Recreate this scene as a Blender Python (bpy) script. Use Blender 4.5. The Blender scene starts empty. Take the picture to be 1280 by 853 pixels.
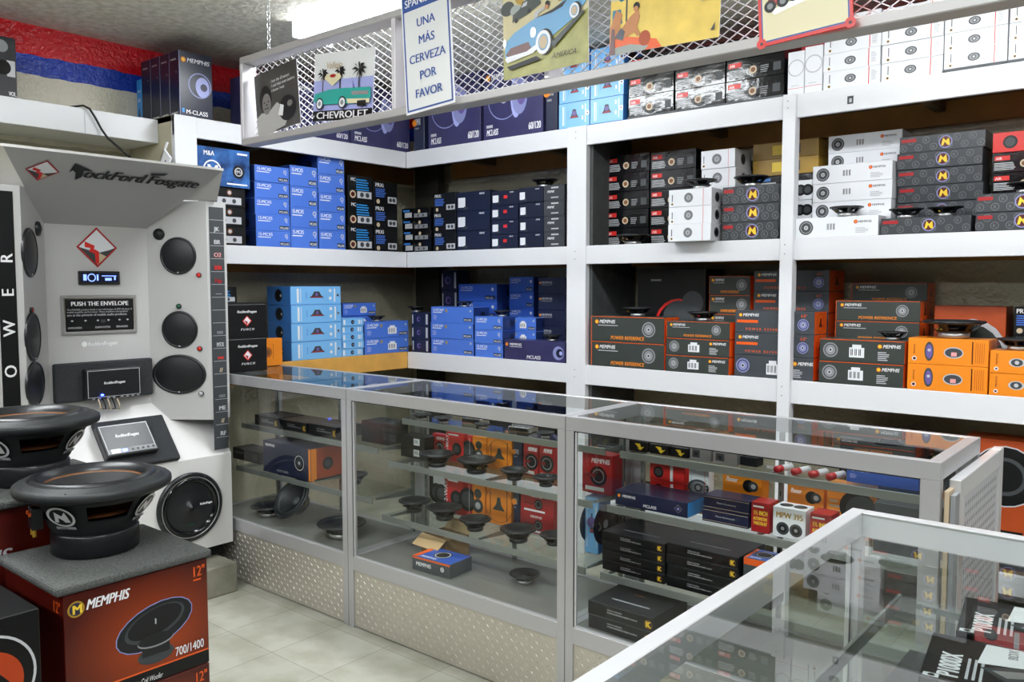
import bpy, bmesh, math, random
from mathutils import Matrix, Vector
random.seed(7)
C = bpy.context.scene
COL = C.collection
# ------------------------------------------------------------------ camera
F, CX, CY, XV, YH, CAMZ = 1045.39, 640.0, 426.5, 1514.77, 356.16, 1.4274
_th = math.atan((CY-YH)/F)
_d = Vector((XV-CX, CY-YH, -F)).normalized()
_u = Vector((0, math.cos(_th), math.sin(_th)))
_x = _d.cross(_u).normalized()
ROT = Matrix((_x, _d, _u))
cam = bpy.data.objects.new('camera', bpy.data.cameras.new('camera')); COL.objects.link(cam)
cam.data.sensor_width = 36; cam.data.lens = F*36/1280; cam.data.clip_start = .02
cam.matrix_world = Matrix.Translation((0, 0, CAMZ)) @ ROT.to_4x4()
C.camera = cam
# ------------------------------------------------------------------ world, exposure
W = bpy.data.worlds.new('world'); C.world = W; W.use_nodes = True
W.node_tree.nodes['Background'].inputs[0].default_value = (.9, .95, 1, 1)
W.node_tree.nodes['Background'].inputs[1].default_value = .35
C.view_settings.view_transform = 'Standard'; C.view_settings.look = 'None'
C.view_settings.gamma = 1; C.view_settings.use_curve_mapping = False
C.view_settings.exposure = 0.15
LAMP = 30.0
C.cycles.transparent_max_bounces = 32
C.cycles.max_bounces = 10
C.cycles.glossy_bounces = 4
C.cycles.caustics_reflective = False; C.cycles.caustics_refractive = False
C.cycles.sample_clamp_indirect = 4.0
CEIL = 2.645

def P(px, py, ax, v):
    """the place where the line of sight through a spot of the photograph meets the real plane ax = v"""
    r = ROT @ Vector((px-CX, CY-py, -F)); i = 'xyz'.index(ax); o = Vector((0, 0, CAMZ))
    return o + r*((v-o[i])/r[i])

# ------------------------------------------------------------------ materials
MATS = {}
def lin(h):
    h = h.lstrip('#'); c = [int(h[i:i+2], 16)/255 for i in (0, 2, 4)]
    return [x/12.92 if x <= .04045 else ((x+.055)/1.055)**2.4 for x in c] + [1]
def M(name, col='#808080', rough=.5, metal=0, spec=.5, emit=0, noise=0, nscale=30, bump=0, bscale=60, coat=0, second=None):
    if name in MATS: return MATS[name]
    m = bpy.data.materials.new(name); m.use_nodes = True; n = m.node_tree.nodes; l = m.node_tree.links
    b = n['Principled BSDF']; c = lin(col)
    b.inputs['Base Color'].default_value = c; b.inputs['Roughness'].default_value = rough
    b.inputs['Metallic'].default_value = metal; b.inputs['Specular IOR Level'].default_value = spec
    if coat: b.inputs['Coat Weight'].default_value = coat; b.inputs['Coat Roughness'].default_value = .06
    if emit: b.inputs['Emission Color'].default_value = c; b.inputs['Emission Strength'].default_value = emit
    if noise or bump:
        tc = n.new('ShaderNodeTexCoord')
        if noise:
            t = n.new('ShaderNodeTexNoise'); t.inputs['Scale'].default_value = nscale; t.inputs['Detail'].default_value = 6
            l.new(tc.outputs['Object'], t.inputs['Vector'])
            r = n.new('ShaderNodeValToRGB'); r.color_ramp.elements[0].position = .3; r.color_ramp.elements[1].position = .7
            r.color_ramp.elements[0].color = [max(0, x*(1-noise)) for x in c[:3]]+[1] if not second else lin(second)
            r.color_ramp.elements[1].color = [min(1, x*(1+noise*.6)) for x in c[:3]]+[1] if not second else c
            l.new(t.outputs['Fac'], r.inputs[0]); l.new(r.outputs[0], b.inputs['Base Color'])
        if bump:
            t = n.new('ShaderNodeTexNoise'); t.inputs['Scale'].default_value = bscale; t.inputs['Detail'].default_value = 4
            l.new(tc.outputs['Object'], t.inputs['Vector'])
            bp = n.new('ShaderNodeBump'); bp.inputs['Strength'].default_value = bump; bp.inputs['Distance'].default_value = .01
            l.new(t.outputs['Fac'], bp.inputs['Height']); l.new(bp.outputs[0], b.inputs['Normal'])
    MATS[name] = m
    return m
def glass_mat(name, tint, dust=.02, ior=1.5):
    m = bpy.data.materials.new(name); m.use_nodes = True; n = m.node_tree.nodes; l = m.node_tree.links
    for x in list(n):
        if x.type != 'OUTPUT_MATERIAL': n.remove(x)
    out = [x for x in n if x.type == 'OUTPUT_MATERIAL'][0]
    tr = n.new('ShaderNodeBsdfTransparent'); tr.inputs[0].default_value = tint
    gl = n.new('ShaderNodeBsdfAnisotropic'); gl.inputs['Roughness'].default_value = .01
    df = n.new('ShaderNodeBsdfDiffuse'); df.inputs[0].default_value = (.6, .62, .6, 1)
    fr = n.new('ShaderNodeFresnel'); fr.inputs[0].default_value = ior
    ge = n.new('ShaderNodeNewGeometry'); mu = n.new('ShaderNodeMath'); mu.operation = 'SUBTRACT'; mu.inputs[0].default_value = 1
    m2 = n.new('ShaderNodeMath'); m2.operation = 'MULTIPLY'
    l.new(ge.outputs['Backfacing'], mu.inputs[1]); l.new(mu.outputs[0], m2.inputs[0]); l.new(fr.outputs[0], m2.inputs[1])
    a = n.new('ShaderNodeMixShader'); a.inputs[0].default_value = dust; l.new(tr.outputs[0], a.inputs[1]); l.new(df.outputs[0], a.inputs[2])
    b = n.new('ShaderNodeMixShader'); l.new(m2.outputs[0], b.inputs[0]); l.new(a.outputs[0], b.inputs[1]); l.new(gl.outputs[0], b.inputs[2])
    l.new(b.outputs[0], out.inputs['Surface']); MATS[name] = m
    return m
glass_mat('glass', (.985, .993, .988, 1), 0); glass_mat('glass_top', (.95, .975, .965, 1), 0, 2.6); glass_mat('glass_shelf', (.955, .98, .97, 1), .006, 1.45)

M('shelf_white', '#e6e7ea', .32, bump=.03, bscale=8)
M('shelf_back', '#8f8c7a', .7, noise=.1, nscale=4)
M('wood_under', '#6a5230', .7, noise=.4, nscale=5)
M('wood_beam', '#a9793c', .6, noise=.25, nscale=7); M('wood_dark', '#2c2a22', .8, noise=.3, nscale=6)
M('charcoal_panel', '#474a4b', .7, noise=.3, nscale=12)
M('wood_raw', '#e0a850', .5, noise=.15, nscale=9)
M('wall_beige', '#b9b49c', .75, noise=.06, nscale=5, bump=.1, bscale=40)
M('wall_dim', '#4c4a45', .8, noise=.2, nscale=4); M('black', '#0a0b0d', .38, spec=.4); M('black_matte', '#111214', .75, spec=.3); M('black_gloss', '#0c0d10', .12, bump=.25, bscale=14)
M('black_plastic', '#1b1d20', .32); M('rubber', '#1d2022', .5, bump=.06, bscale=200); M('cone_black', '#15171a', .42)
M('cone_dark', '#0e0f11', .6); M('silver', '#c9cacb', .3, metal=.85); M('chrome', '#dfe0e2', .12, metal=1)
M('alu', '#bebdc0', .3, metal=.45, bump=.02, bscale=300); M('alu_light', '#dcdcde', .28, metal=.35)
M('steel_edge', '#8d918d', .35, metal=.5); M('gasket', '#1c1a20', .5)
M('plate', '#cbc5bb', .36, metal=.6, bump=.05, bscale=20); M('deck', '#8e8e88', .28, metal=.4, noise=.15, nscale=6)
M('white', '#f2f2f4', .35); M('paper', '#eceef2', .3); M('grey', '#8d8f92', .5); M('dgrey', '#3c4043', .5); M('lgrey', '#c3c4c8', .4)
M('charcoal', '#393f3c', .35); M('slate', '#43484e', .3); M('navy', '#1e2440', .3); M('navy2', '#3a3964', .3, noise=.3, nscale=5); M('dnavy', '#141a30', .3)
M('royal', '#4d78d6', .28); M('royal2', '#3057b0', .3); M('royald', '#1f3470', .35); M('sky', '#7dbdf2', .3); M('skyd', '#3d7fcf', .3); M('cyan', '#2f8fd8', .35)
M('orange', '#f08c1e', .35); M('orange2', '#e85e1c', .35); M('orange3', '#b0481a', .4, noise=.15, nscale=6); M('red', '#d42a25', .35); M('dred', '#7c1c18', .35)
M('crimson', '#a81e22', .35); M('yellow', '#f2cf3a', .4); M('gold', '#b08a2c', .35, noise=.2, nscale=9); M('brownbox', '#9a7a52', .7, noise=.1); M('brown_lt', '#c9a77a', .7)
M('maroon', '#57150f', .3, noise=.12, nscale=5); M('rust', '#8a2c14', .3, second='#b8431a', noise=.3, nscale=3.2); M('skin', '#c98d62', .6); M('pat', '#3b3e42', .3); M('patl', '#6a6d70', .3)
M('carpet', '#585a58', .95, noise=.5, nscale=240, bump=.5, bscale=350); M('carpet_d', '#35373a', .95, noise=.4, nscale=240, bump=.4, bscale=350)
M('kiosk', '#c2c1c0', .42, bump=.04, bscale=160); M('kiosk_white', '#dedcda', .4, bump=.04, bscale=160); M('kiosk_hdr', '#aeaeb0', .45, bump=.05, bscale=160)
M('concrete', '#8c897a', .8, noise=.3, nscale=9, bump=.2); M('felt', '#6b6e72', .95, noise=.2, nscale=50)
M('pwhite', '#e9eaea', .3); M('signblue', '#2a4f9a', .35); M('cream', '#e6dcb4', .35); M('teal', '#2fa79c', .35); M('pblue', '#6fa8d4', .35)
M('sand', '#f0cf62', .35, noise=.15, nscale=14); M('sand2', '#d3c79a', .35); M('grass', '#a5a35c', .35, noise=.2, nscale=20); M('sea', '#aebfd2', .4); M('umb', '#3d7f98', .4)
M('photo_grey', '#4b4a48', .35, noise=.3, nscale=6); M('photo_light', '#b9b7b4', .35); M('photo_mid', '#7f7b78', .35); M('photo_dark', '#1f1e20', .3)
M('lilac', '#aab0e6', .35); M('mesh_paint', '#d9d6da', .35, metal=.2); M('soffit', '#b4b1b0', .4, metal=.2)
M('led_blue', '#3a50ff', .3, emit=14); M('screen_blue', '#7f9cff', .3, emit=1.6); M('screen', '#10183a', .2)
M('ceramic', '#cdb89a', .4); M('bronze', '#7a4a2a', .4); M('copperline', '#8a5a34', .5); M('greenlens', '#1f5a40', .2); M('purple', '#6b5a9c', .4); M('mist', '#8a8fc0', .35)
M('m_tubeglow', '#f6fbff', .4, emit=LAMP)
M('flame', '#e9c22e', .3); M('sage', '#a9b0ac', .6); M('pink', '#e6a0a0', .5)
M('bluepattern', '#3f78c4', .25, noise=.6, nscale=14, second='#15224a')

# ------------------------------------------------------------------ mesh builder
_glyph = {}
def glyph(s, bold=0.0):
    k = (s, bold)
    if k not in _glyph:
        cu = bpy.data.curves.new('t', 'FONT'); cu.body = s; cu.resolution_u = 3; cu.size = 1
        ob = bpy.data.objects.new('t', cu); COL.objects.link(ob)
        me = bpy.data.meshes.new_from_object(ob.evaluated_get(bpy.context.evaluated_depsgraph_get()))
        vs = [(v.co.x, v.co.y) for v in me.vertices]; fs = [tuple(p.vertices) for p in me.polygons]
        bpy.data.objects.remove(ob); bpy.data.curves.remove(cu); bpy.data.meshes.remove(me)
        w = max([v[0] for v in vs] or [1]); _glyph[k] = (vs, fs, w)
    return _glyph[k]

class MB:
    def __init__(s): s.v = []; s.f = []; s.m = []; s.sm = []; s.names = []; s.T = Matrix.Identity(4)
    def mi(s, name):
        if name not in s.names: s.names.append(name)
        return s.names.index(name)
    def add(s, vs, fs, mat, smooth=False):
        b = len(s.v); s.v += [tuple(s.T @ Vector(v)) for v in vs]; k = s.mi(mat)
        for f in fs: s.f.append([b+i for i in f]); s.m.append(k); s.sm.append(smooth)
        return s
    def box(s, x0, x1, y0, y1, z0, z1, mat, bev=0):
        if bev:
            bm = bmesh.new(); bmesh.ops.create_cube(bm, size=1)
            for v in bm.verts: v.co = ((x0+x1)/2+v.co.x*(x1-x0), (y0+y1)/2+v.co.y*(y1-y0), (z0+z1)/2+v.co.z*(z1-z0))
            bmesh.ops.bevel(bm, geom=bm.edges[:], offset=bev, segments=2 if bev > .004 else 1, affect='EDGES', profile=.5)
            bm.verts.index_update(); s.add([v.co[:] for v in bm.verts], [[v.index for v in f.verts] for f in bm.faces], mat); bm.free(); return s
        vs = [(x, y, z) for x in (x0, x1) for y in (y0, y1) for z in (z0, z1)]
        return s.add(vs, [(0, 1, 3, 2), (4, 6, 7, 5), (0, 4, 5, 1), (2, 3, 7, 6), (0, 2, 6, 4), (1, 5, 7, 3)], mat)
    def prism(s, pts, n, mat, cap=True):
        """solid with outline pts (3-D) extruded by vector n"""
        k = len(pts); n = Vector(n); a = [Vector(p) for p in pts]; vs = [tuple(p) for p in a]+[tuple(p+n) for p in a]
        fs = [(i, (i+1) % k, k+(i+1) % k, k+i) for i in range(k)]
        if cap: fs += [tuple(range(k))[::-1], tuple(range(k, 2*k))]
        return s.add(vs, fs, mat)
    def lathe(s, prof, mat, seg=40, c=(0, 0, 0), smooth=True, skip=None, sy=1):
        vs = []; k = len(prof)
        for i in range(seg):
            a = 2*math.pi*i/seg
            for r, z in prof: vs.append((c[0]+r*math.cos(a), c[1]+r*sy*math.sin(a), c[2]+z))
        fs = []
        for i in range(seg):
            for j in range(k-1):
                if skip and skip(i/seg*360, j): continue
                a, b = i*k+j, ((i+1) % seg)*k+j; fs.append((a, b, b+1, a+1))
        return s.add(vs, fs, mat, smooth)
    def tube(s, pts, r, mat, seg=8):
        vs = []; n = len(pts); pts = [Vector(p) for p in pts]
        for i, p in enumerate(pts):
            t = (pts[min(i+1, n-1)]-pts[max(i-1, 0)]).normalized()
            a = t.orthogonal().normalized() if i == 0 else (a-t*a.dot(t)).normalized(); b = t.cross(a)
            for q in range(seg):
                w = 2*math.pi*q/seg; vs.append(tuple(p+a*math.cos(w)*r+b*math.sin(w)*r))
        fs = [(i*seg+q, i*seg+(q+1) % seg, (i+1)*seg+(q+1) % seg, (i+1)*seg+q) for i in range(n-1) for q in range(seg)]
        fs += [tuple(range(seg))[::-1], tuple((n-1)*seg+q for q in range(seg))]
        return s.add(vs, fs, mat, True)
    def mesh(s, name):
        me = bpy.data.meshes.new(name); me.from_pydata(s.v, [], s.f)
        for n in s.names: me.materials.append(MATS[n])
        me.polygons.foreach_set('material_index', s.m); me.polygons.foreach_set('use_smooth', s.sm); me.update()
        return me
    def obj(s, name, parent=None, loc=(0, 0, 0), rot=(0, 0, 0)):
        o = bpy.data.objects.new(name, s.mesh(name)); COL.objects.link(o); o.location = loc; o.rotation_euler = rot
        if parent: o.parent = parent
        return o

class Face:
    """prints on one flat face of a mesh: u to the right, v upwards, 0..1 each"""
    def __init__(s, mb, o, U, V, N, w, h, gap=.0004):
        s.mb, s.o, s.U, s.V, s.N, s.w, s.h, s.k, s.gap = mb, Vector(o), Vector(U), Vector(V), Vector(N), w, h, 1, gap
    def pt(s, x, y): return tuple(s.o+s.U*x+s.V*y+s.N*(s.k*s.gap))
    def raw(s, pts, mat, fs=None):
        s.mb.add([s.pt(x, y) for x, y in pts], fs or [tuple(range(len(pts)))], mat); s.k += .5; return s
    def poly(s, uv, mat): return s.raw([(u*s.w, v*s.h) for u, v in uv], mat)
    def rect(s, u0, v0, u1, v1, mat): return s.poly([(u0, v0), (u1, v0), (u1, v1), (u0, v1)], mat)
    def disc(s, u, v, r, mat, ry=None, seg=20, rot=0):
        ry = ry or r; cx, cy = u*s.w, v*s.h; cr, sr = math.cos(rot), math.sin(rot); q = []
        for i in range(seg):
            a = 2*math.pi*i/seg; x, y = r*s.h*math.cos(a), ry*s.h*math.sin(a); q.append((cx+x*cr-y*sr, cy+x*sr+y*cr))
        return s.raw(q, mat)
    def ring(s, u, v, r, t, mat, seg=28, ry=None):
        cx, cy = u*s.w, v*s.h; k = (ry or r)/r; q = []
        for i in range(seg):
            a = 2*math.pi*i/seg
            for rr in (r, r-t): q.append((cx+rr*s.h*math.cos(a), cy+rr*k*s.h*math.sin(a)))
        return s.raw(q, mat, [(2*i, 2*((i+1) % seg), 2*((i+1) % seg)+1, 2*i+1) for i in range(seg)])
    def text(s, t, u, v, hh, mat, mw=1.0, bold=.0, al='l', shear=0, rot=0, fit=False):
        vs, fs, w = glyph(t); k = hh*s.h/.72; kx = (mw*s.w/max(w, .01) if fit else min(k, mw*s.w/max(w, .01))) if not rot else k
        off = {'l': 0, 'c': -w*kx/2, 'r': -w*kx}[al]; cr, sr = math.cos(rot), math.sin(rot); q = []
        for x, y in vs:
            X, Y = x*kx+off+y*k*shear, y*k; q.append((u*s.w+X*cr-Y*sr, v*s.h+X*sr+Y*cr))
        if bold:
            dx = bold*k*.75; c0, s0 = math.cos(rot)*dx, math.sin(rot)*dx
            s.raw([(x-c0, y-s0) for x, y in q], mat, fs); return s.raw([(x+c0, y+s0) for x, y in q], mat, fs)
        return s.raw(q, mat, fs)
    def spk(s, u, v, r, a='dgrey', b='lgrey', c='black'):
        s.disc(u, v, r, a).disc(u, v, r*.82, c).disc(u, v, r*.68, a).disc(u, v, r*.3, b)
        return s.disc(u, v, r*.16, c)

def tag(o, label, cat, group=None):
    o['label'] = label; o['category'] = cat
    if group: o['group'] = group
    return o
def root(name, label, cat, loc=(0, 0, 0), rz=0, group=None):
    o = bpy.data.objects.new(name, None); COL.objects.link(o); o.location = loc; o.rotation_euler = (0, 0, rz); o.empty_display_size = .05
    return tag(o, label, cat, group)
def struct(o): o['kind'] = 'structure'; return o
def copy_tree(o, parent=None):
    c = o.copy(); COL.objects.link(c); c.parent = parent
    for ch in list(o.children): copy_tree(ch, c)
    return c
NTH = {2: ('lower in', 'upper in'), 3: ('bottom of', 'middle of', 'top of'), 4: ('bottom of', 'second lowest in', 'second highest in', 'top of'), 5: ('bottom of', 'second lowest in', 'middle of', 'second highest in', 'top of'), 6: ('bottom of', 'second lowest in', 'third lowest in', 'third highest in', 'second highest in', 'top of')}
def nth(i, n): return NTH[n][i]+' ' if n > 1 else ''
# ------------------------------------------------------------------ room
XL, YS = -3.85, 3.591
WX, WY, RX, FY = -4.3, 4.06, 2.6, -3.2
Z1, Z1B, Z2, Z2B, Z3, Z3B = 2.2444, 2.1457, 1.6295, 1.5342, 1.0083, .9059
def floor_mat():
    m = bpy.data.materials.new('floor_tile'); m.use_nodes = True; n = m.node_tree.nodes; l = m.node_tree.links; b = n['Principled BSDF']
    tc = n.new('ShaderNodeTexCoord'); br = n.new('ShaderNodeTexBrick'); br.offset = 0
    br.inputs['Scale'].default_value = 1; br.inputs['Brick Width'].default_value = .305; br.inputs['Row Height'].default_value = .305
    br.inputs['Mortar Size'].default_value = .0016; br.inputs['Color1'].default_value = lin('#c2c1b4'); br.inputs['Color2'].default_value = lin('#b9b8aa'); br.inputs['Mortar'].default_value = lin('#8f8d80')
    l.new(tc.outputs['Object'], br.inputs['Vector'])
    no = n.new('ShaderNodeTexNoise'); no.inputs['Scale'].default_value = 7; no.inputs['Detail'].default_value = 8; l.new(tc.outputs['Object'], no.inputs['Vector'])
    r = n.new('ShaderNodeValToRGB'); r.color_ramp.elements[0].position = .35; r.color_ramp.elements[0].color = (.72, .71, .64, 1); r.color_ramp.elements[1].position = .6; r.color_ramp.elements[1].color = (1, 1, 1, 1)
    l.new(no.outputs['Fac'], r.inputs[0]); mx = n.new('ShaderNodeMixRGB'); mx.blend_type = 'MULTIPLY'; mx.inputs[0].default_value = .8
    l.new(br.outputs['Color'], mx.inputs[1]); l.new(r.outputs[0], mx.inputs[2]); l.new(mx.outputs[0], b.inputs['Base Color']); b.inputs['Roughness'].default_value = .32
    MATS['floor_tile'] = m
def ceil_mat():
    m = bpy.data.materials.new('ceiling_plaster'); m.use_nodes = True; n = m.node_tree.nodes; l = m.node_tree.links; b = n['Principled BSDF']
    tc = n.new('ShaderNodeTexCoord'); no = n.new('ShaderNodeTexNoise'); no.inputs['Scale'].default_value = 28; no.inputs['Detail'].default_value = 8; l.new(tc.outputs['Object'], no.inputs['Vector'])
    r = n.new('ShaderNodeValToRGB'); r.color_ramp.elements[0].position = .3; r.color_ramp.elements[0].color = lin('#bdbaab'); r.color_ramp.elements[1].position = .7; r.color_ramp.elements[1].color = lin('#e6e3d6')
    l.new(no.outputs['Fac'], r.inputs[0]); l.new(r.outputs[0], b.inputs['Base Color']); b.inputs['Roughness'].default_value = .7
    bp = n.new('ShaderNodeBump'); bp.inputs['Strength'].default_value = .6; bp.inputs['Distance'].default_value = .02; l.new(no.outputs['Fac'], bp.inputs['Height']); l.new(bp.outputs[0], b.inputs['Normal'])
    MATS['ceiling_plaster'] = m
def band_mat():
    """block wall painted in bands: red above, blue, then cream with flaking paint"""
    m = bpy.data.materials.new('painted_block'); m.use_nodes = True; n = m.node_tree.nodes; l = m.node_tree.links; b = n['Principled BSDF']
    tc = n.new('ShaderNodeTexCoord'); sx = n.new('ShaderNodeSeparateXYZ'); l.new(tc.outputs['Object'], sx.inputs[0])
    no = n.new('ShaderNodeTexNoise'); no.inputs['Scale'].default_value = 9; l.new(tc.outputs['Object'], no.inputs['Vector'])
    ma = n.new('ShaderNodeMath'); ma.operation = 'MULTIPLY_ADD'; l.new(no.outputs['Fac'], ma.inputs[0]); ma.inputs[1].default_value = .025; l.new(sx.outputs['Z'], ma.inputs[2])
    r = n.new('ShaderNodeValToRGB'); r.color_ramp.interpolation = 'CONSTANT'
    mp = n.new('ShaderNodeMapRange'); mp.inputs['From Min'].default_value = 0; mp.inputs['From Max'].default_value = 3; l.new(ma.outputs[0], mp.inputs['Value']); l.new(mp.outputs[0], r.inputs[0])
    e = r.color_ramp.elements; e[0].position = 0; e[0].color = lin('#b9b49c'); e[1].position = 2.1/3; e[1].color = lin('#e4dfcb')
    x = e.new(2.422/3); x.color = lin('#1c3fae'); x = e.new(2.513/3); x.color = lin('#cc1420')
    n2 = n.new('ShaderNodeTexNoise'); n2.inputs['Scale'].default_value = 5; n2.inputs['Detail'].default_value = 6; l.new(tc.outputs['Object'], n2.inputs['Vector'])
    r2 = n.new('ShaderNodeValToRGB'); r2.color_ramp.elements[0].position = .3; r2.color_ramp.elements[0].color = (.7, .68, .66, 1); r2.color_ramp.elements[1].position = .45; r2.color_ramp.elements[1].color = (1, 1, 1, 1); l.new(n2.outputs['Fac'], r2.inputs[0])
    mx = n.new('ShaderNodeMixRGB'); mx.blend_type = 'MULTIPLY'; mx.inputs[0].default_value = .5; l.new(r.outputs[0], mx.inputs[1]); l.new(r2.outputs[0], mx.inputs[2]); l.new(mx.outputs[0], b.inputs['Base Color'])
    b.inputs['Roughness'].default_value = .3
    n3 = n.new('ShaderNodeTexNoise'); n3.inputs['Scale'].default_value = 45; l.new(tc.outputs['Object'], n3.inputs['Vector'])
    bp = n.new('ShaderNodeBump'); bp.inputs['Strength'].default_value = .5; bp.inputs['Distance'].default_value = .02; l.new(n3.outputs['Fac'], bp.inputs['Height']); l.new(bp.outputs[0], b.inputs['Normal'])
    MATS['painted_block'] = m
def print_mat():
    """carton print: orange glow fading to maroon round the pictured speaker"""
    m = bpy.data.materials.new('memprint'); m.use_nodes = True; n = m.node_tree.nodes; l = m.node_tree.links; b = n['Principled BSDF']
    tc = n.new('ShaderNodeTexCoord'); mp = n.new('ShaderNodeMapping'); mp.inputs['Location'].default_value = (-.15, 0, -.62); mp.inputs['Scale'].default_value = (5.2, 0, 6.5)
    l.new(tc.outputs['Object'], mp.inputs[0]); g = n.new('ShaderNodeVectorMath'); g.operation = 'LENGTH'; l.new(mp.outputs[0], g.inputs[0])
    r = n.new('ShaderNodeValToRGB'); r.color_ramp.elements[0].color = lin('#a84216'); r.color_ramp.elements[1].color = lin('#48140d'); l.new(g.outputs['Value'], r.inputs[0]); l.new(r.outputs[0], b.inputs['Base Color']); b.inputs['Roughness'].default_value = .25
    MATS['memprint'] = m
floor_mat(); ceil_mat(); band_mat(); print_mat()
struct(MB().box(WX, RX, FY, WY, -.1, 0, 'floor_tile').obj('floor'))
struct(MB().box(WX, RX, FY, WY, CEIL, CEIL+.1, 'ceiling_plaster').obj('ceiling'))
struct(MB().box(WX-.1, WX, FY, WY, 0, CEIL, 'painted_block').obj('wall_left'))
struct(MB().box(WX-.1, RX+.1, WY, WY+.1, 0, CEIL, 'painted_block').obj('wall_back'))
struct(MB().box(RX, RX+.1, FY, WY, 0, CEIL, 'wall_dim').obj('wall_right'))
struct(MB().box(WX-.1, RX+.1, FY-.1, FY, 0, CEIL, 'wall_dim').obj('wall_front'))

# ------------------------------------------------------------------ ceiling lamps
def lamp(x, y, label, along='x', L=1.22):
    r = root('ceiling_light', label, 'ceiling light', (x, y, CEIL), 0 if along == 'x' else math.pi/2, 'ceiling lights')
    m = MB(); m.box(-L/2, L/2, -.08, .08, -.022, 0, 'white', .004); m.box(-L/2-.012, -L/2, -.115, .115, -.075, 0, 'white', .003); m.box(L/2, L/2+.012, -.115, .115, -.075, 0, 'white', .003)
    m.obj('housing', r)
    pts = [(-L/2, math.cos(a)*.11, -.022-math.sin(a)*.048) for a in [math.pi*i/12 for i in range(13)]]
    MB().prism(pts, (L, 0, 0), 'm_tubeglow').obj('diffuser', r)
    return r
lamp(-2.70, 2.50, 'bright white ceiling light seen just above the hanging mesh panels')
for x, y, w in ((-.6, 2.5, 'above the right counter'), (1.2, 2.5, 'above the right end of the back shelving'), (-2.7, .5, 'above the front subwoofers'), (-.9, .5, 'above the camera, left'), (.9, .5, 'above the camera, right'), (-2.7, -1.5, 'at the shop front, left'), (-.9, -1.5, 'at the shop front, middle'), (.9, -1.5, 'at the shop front, right')):
    lamp(x, y, 'bright white ceiling light '+w)

# ------------------------------------------------------------------ wall shelving
S = root('wall_shelving', 'white shelving against the left wall with blue boxes, behind the display kiosk', 'shelf', (XL, 2.085, 0))
y0, y1 = 0, YS-2.085
for k, (zt, zb) in enumerate(((Z1, Z1B), (Z2, Z2B), (Z3, Z3B))):
    m = MB(); m.box(-.44, -.02, 0, y1+.45, zt-.03, zt-.003, 'wood_under'); b = m.obj('shelf_board', S)
    if k < 2: MB().box(-.02, 0, 0, y1, zb, zt, 'shelf_white', .002).obj('fascia', b)
    else: MB().box(-.02, 0, .12, y1, zb, zt, 'wood_raw', .002).obj('fascia', b)['label'] = 'bare yellow wood fascia board'
m = MB(); m.box(-.03, .003, 0, .115, .0, Z1+.001, 'shelf_white', .002); m.obj('post', S)
m = MB(); m.box(-.45, -.03, 0, .02, 0, Z1-.001, 'wall_beige'); m.obj('side_panel', S)
MB().box(-.44, -.40, .02, y1+.44, Z1-.13, Z1-.03, 'wood_beam').obj('cleat', S); MB().box(-.44, -.41, .02, y1+.44, Z2-.13, Z2-.03, 'wood_beam').obj('cleat', S)
for yy in (.5, 1.0): MB().box(-.395, -.03, yy, yy+.04, Z1-.09, Z1-.03, 'wood_under').obj('joist', S)

S = root('wall_shelving', 'long white shelving along the back wall holding rows of speaker boxes', 'shelf', (XL, YS, 0))
X1 = RX-XL-.01
for zt, zb in ((Z1, Z1B), (Z2, Z2B), (Z3, Z3B), (.33, .25)):
    b = MB().box(.0, X1, .02, .45, zt-.03, zt-.003, 'wood_under').obj('shelf_board', S)
    f = MB(); f.box(0, X1, 0, .02, zb, zt, 'shelf_white', .002)
    for xx in (1.42, 1.75, 2.2, 2.52, 2.9, 3.3): f.lathe([(.003, 0), (.003, .001), (0, .001)], 'dgrey', 8)
    f.obj('fascia', b)
def post(x0, x1, yf, z1, nm='post'):
    m = MB(); m.box(x0-XL, x1-XL, yf, .03, 0, z1, 'shelf_white', .002)
    for z in (Z2-.03, Z2-.07, Z3-.03, Z3-.07, Z1-.03, Z1-.06):
        m.box((x0+x1)/2-XL-.008, (x0+x1)/2-XL-.004, yf-.001, yf, z, z+.004, 'dgrey')
    m.obj(nm, S)
post(-2.618, -2.496, -.006, Z1+.001); post(-1.456, -1.399, -.022, Z1-.0); post(-.25, -.19, -.022, Z1)
MB().box(-2.495-XL, -2.478-XL, .03, .45, 0, Z1-.03, 'charcoal_panel').obj('side_panel', S)
MB().box(-2.52-XL, -2.495-XL, .03, .45, 0, Z1-.03, 'wood_dark').obj('side_panel', S)
a = P(527, 240, 'y', YS+.4)[0]-XL; b = P(556, 240, 'y', YS+.4)[0]-XL
MB().box(a, b, .34, .395, 0, Z1-.03, 'wood_dark').obj('upright', S)
MB().box(0, X1, .40, .44, Z1-.13, Z1-.03, 'wood_beam').obj('cleat', S); MB().box(0, X1, .41, .44, Z2-.10, Z2-.03, 'wood_beam').obj('cleat', S)
for xx in (.35, .95, 1.9, 2.9, 3.6): MB().box(xx, xx+.04, .03, .44, Z1-.075, Z1-.03, 'wood_under').obj('joist', S)
fm = MB(); u = P(1063, 125, 'y', YS)
fm.box(u.x-XL-.012, u.x-XL+.012, -.0015, 0, u.z-.016, u.z+.016, 'dgrey'); fm.box(u.x-XL-.004, u.x-XL+.006, -.002, 0, u.z-.01, u.z+.006, 'lgrey')
fm.obj('sticker', S)['label'] = 'small grey sticker on the top fascia'

# long shelf above the kiosk
S = root('wall_shelf', 'long white boxed shelf on the left wall above the display kiosk', 'shelf', (-4.0, 0, 0))
m = MB(); m.box(-.3, 0, -1.2, 2.083, 2.12, 2.234, 'shelf_white', .002); m.box(.0, .001, P(106, 150, 'x', -4)[1]-.002, P(106, 150, 'x', -4)[1]+.002, 2.125, 2.228, 'lgrey'); m.obj('shelf_box', S)

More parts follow.
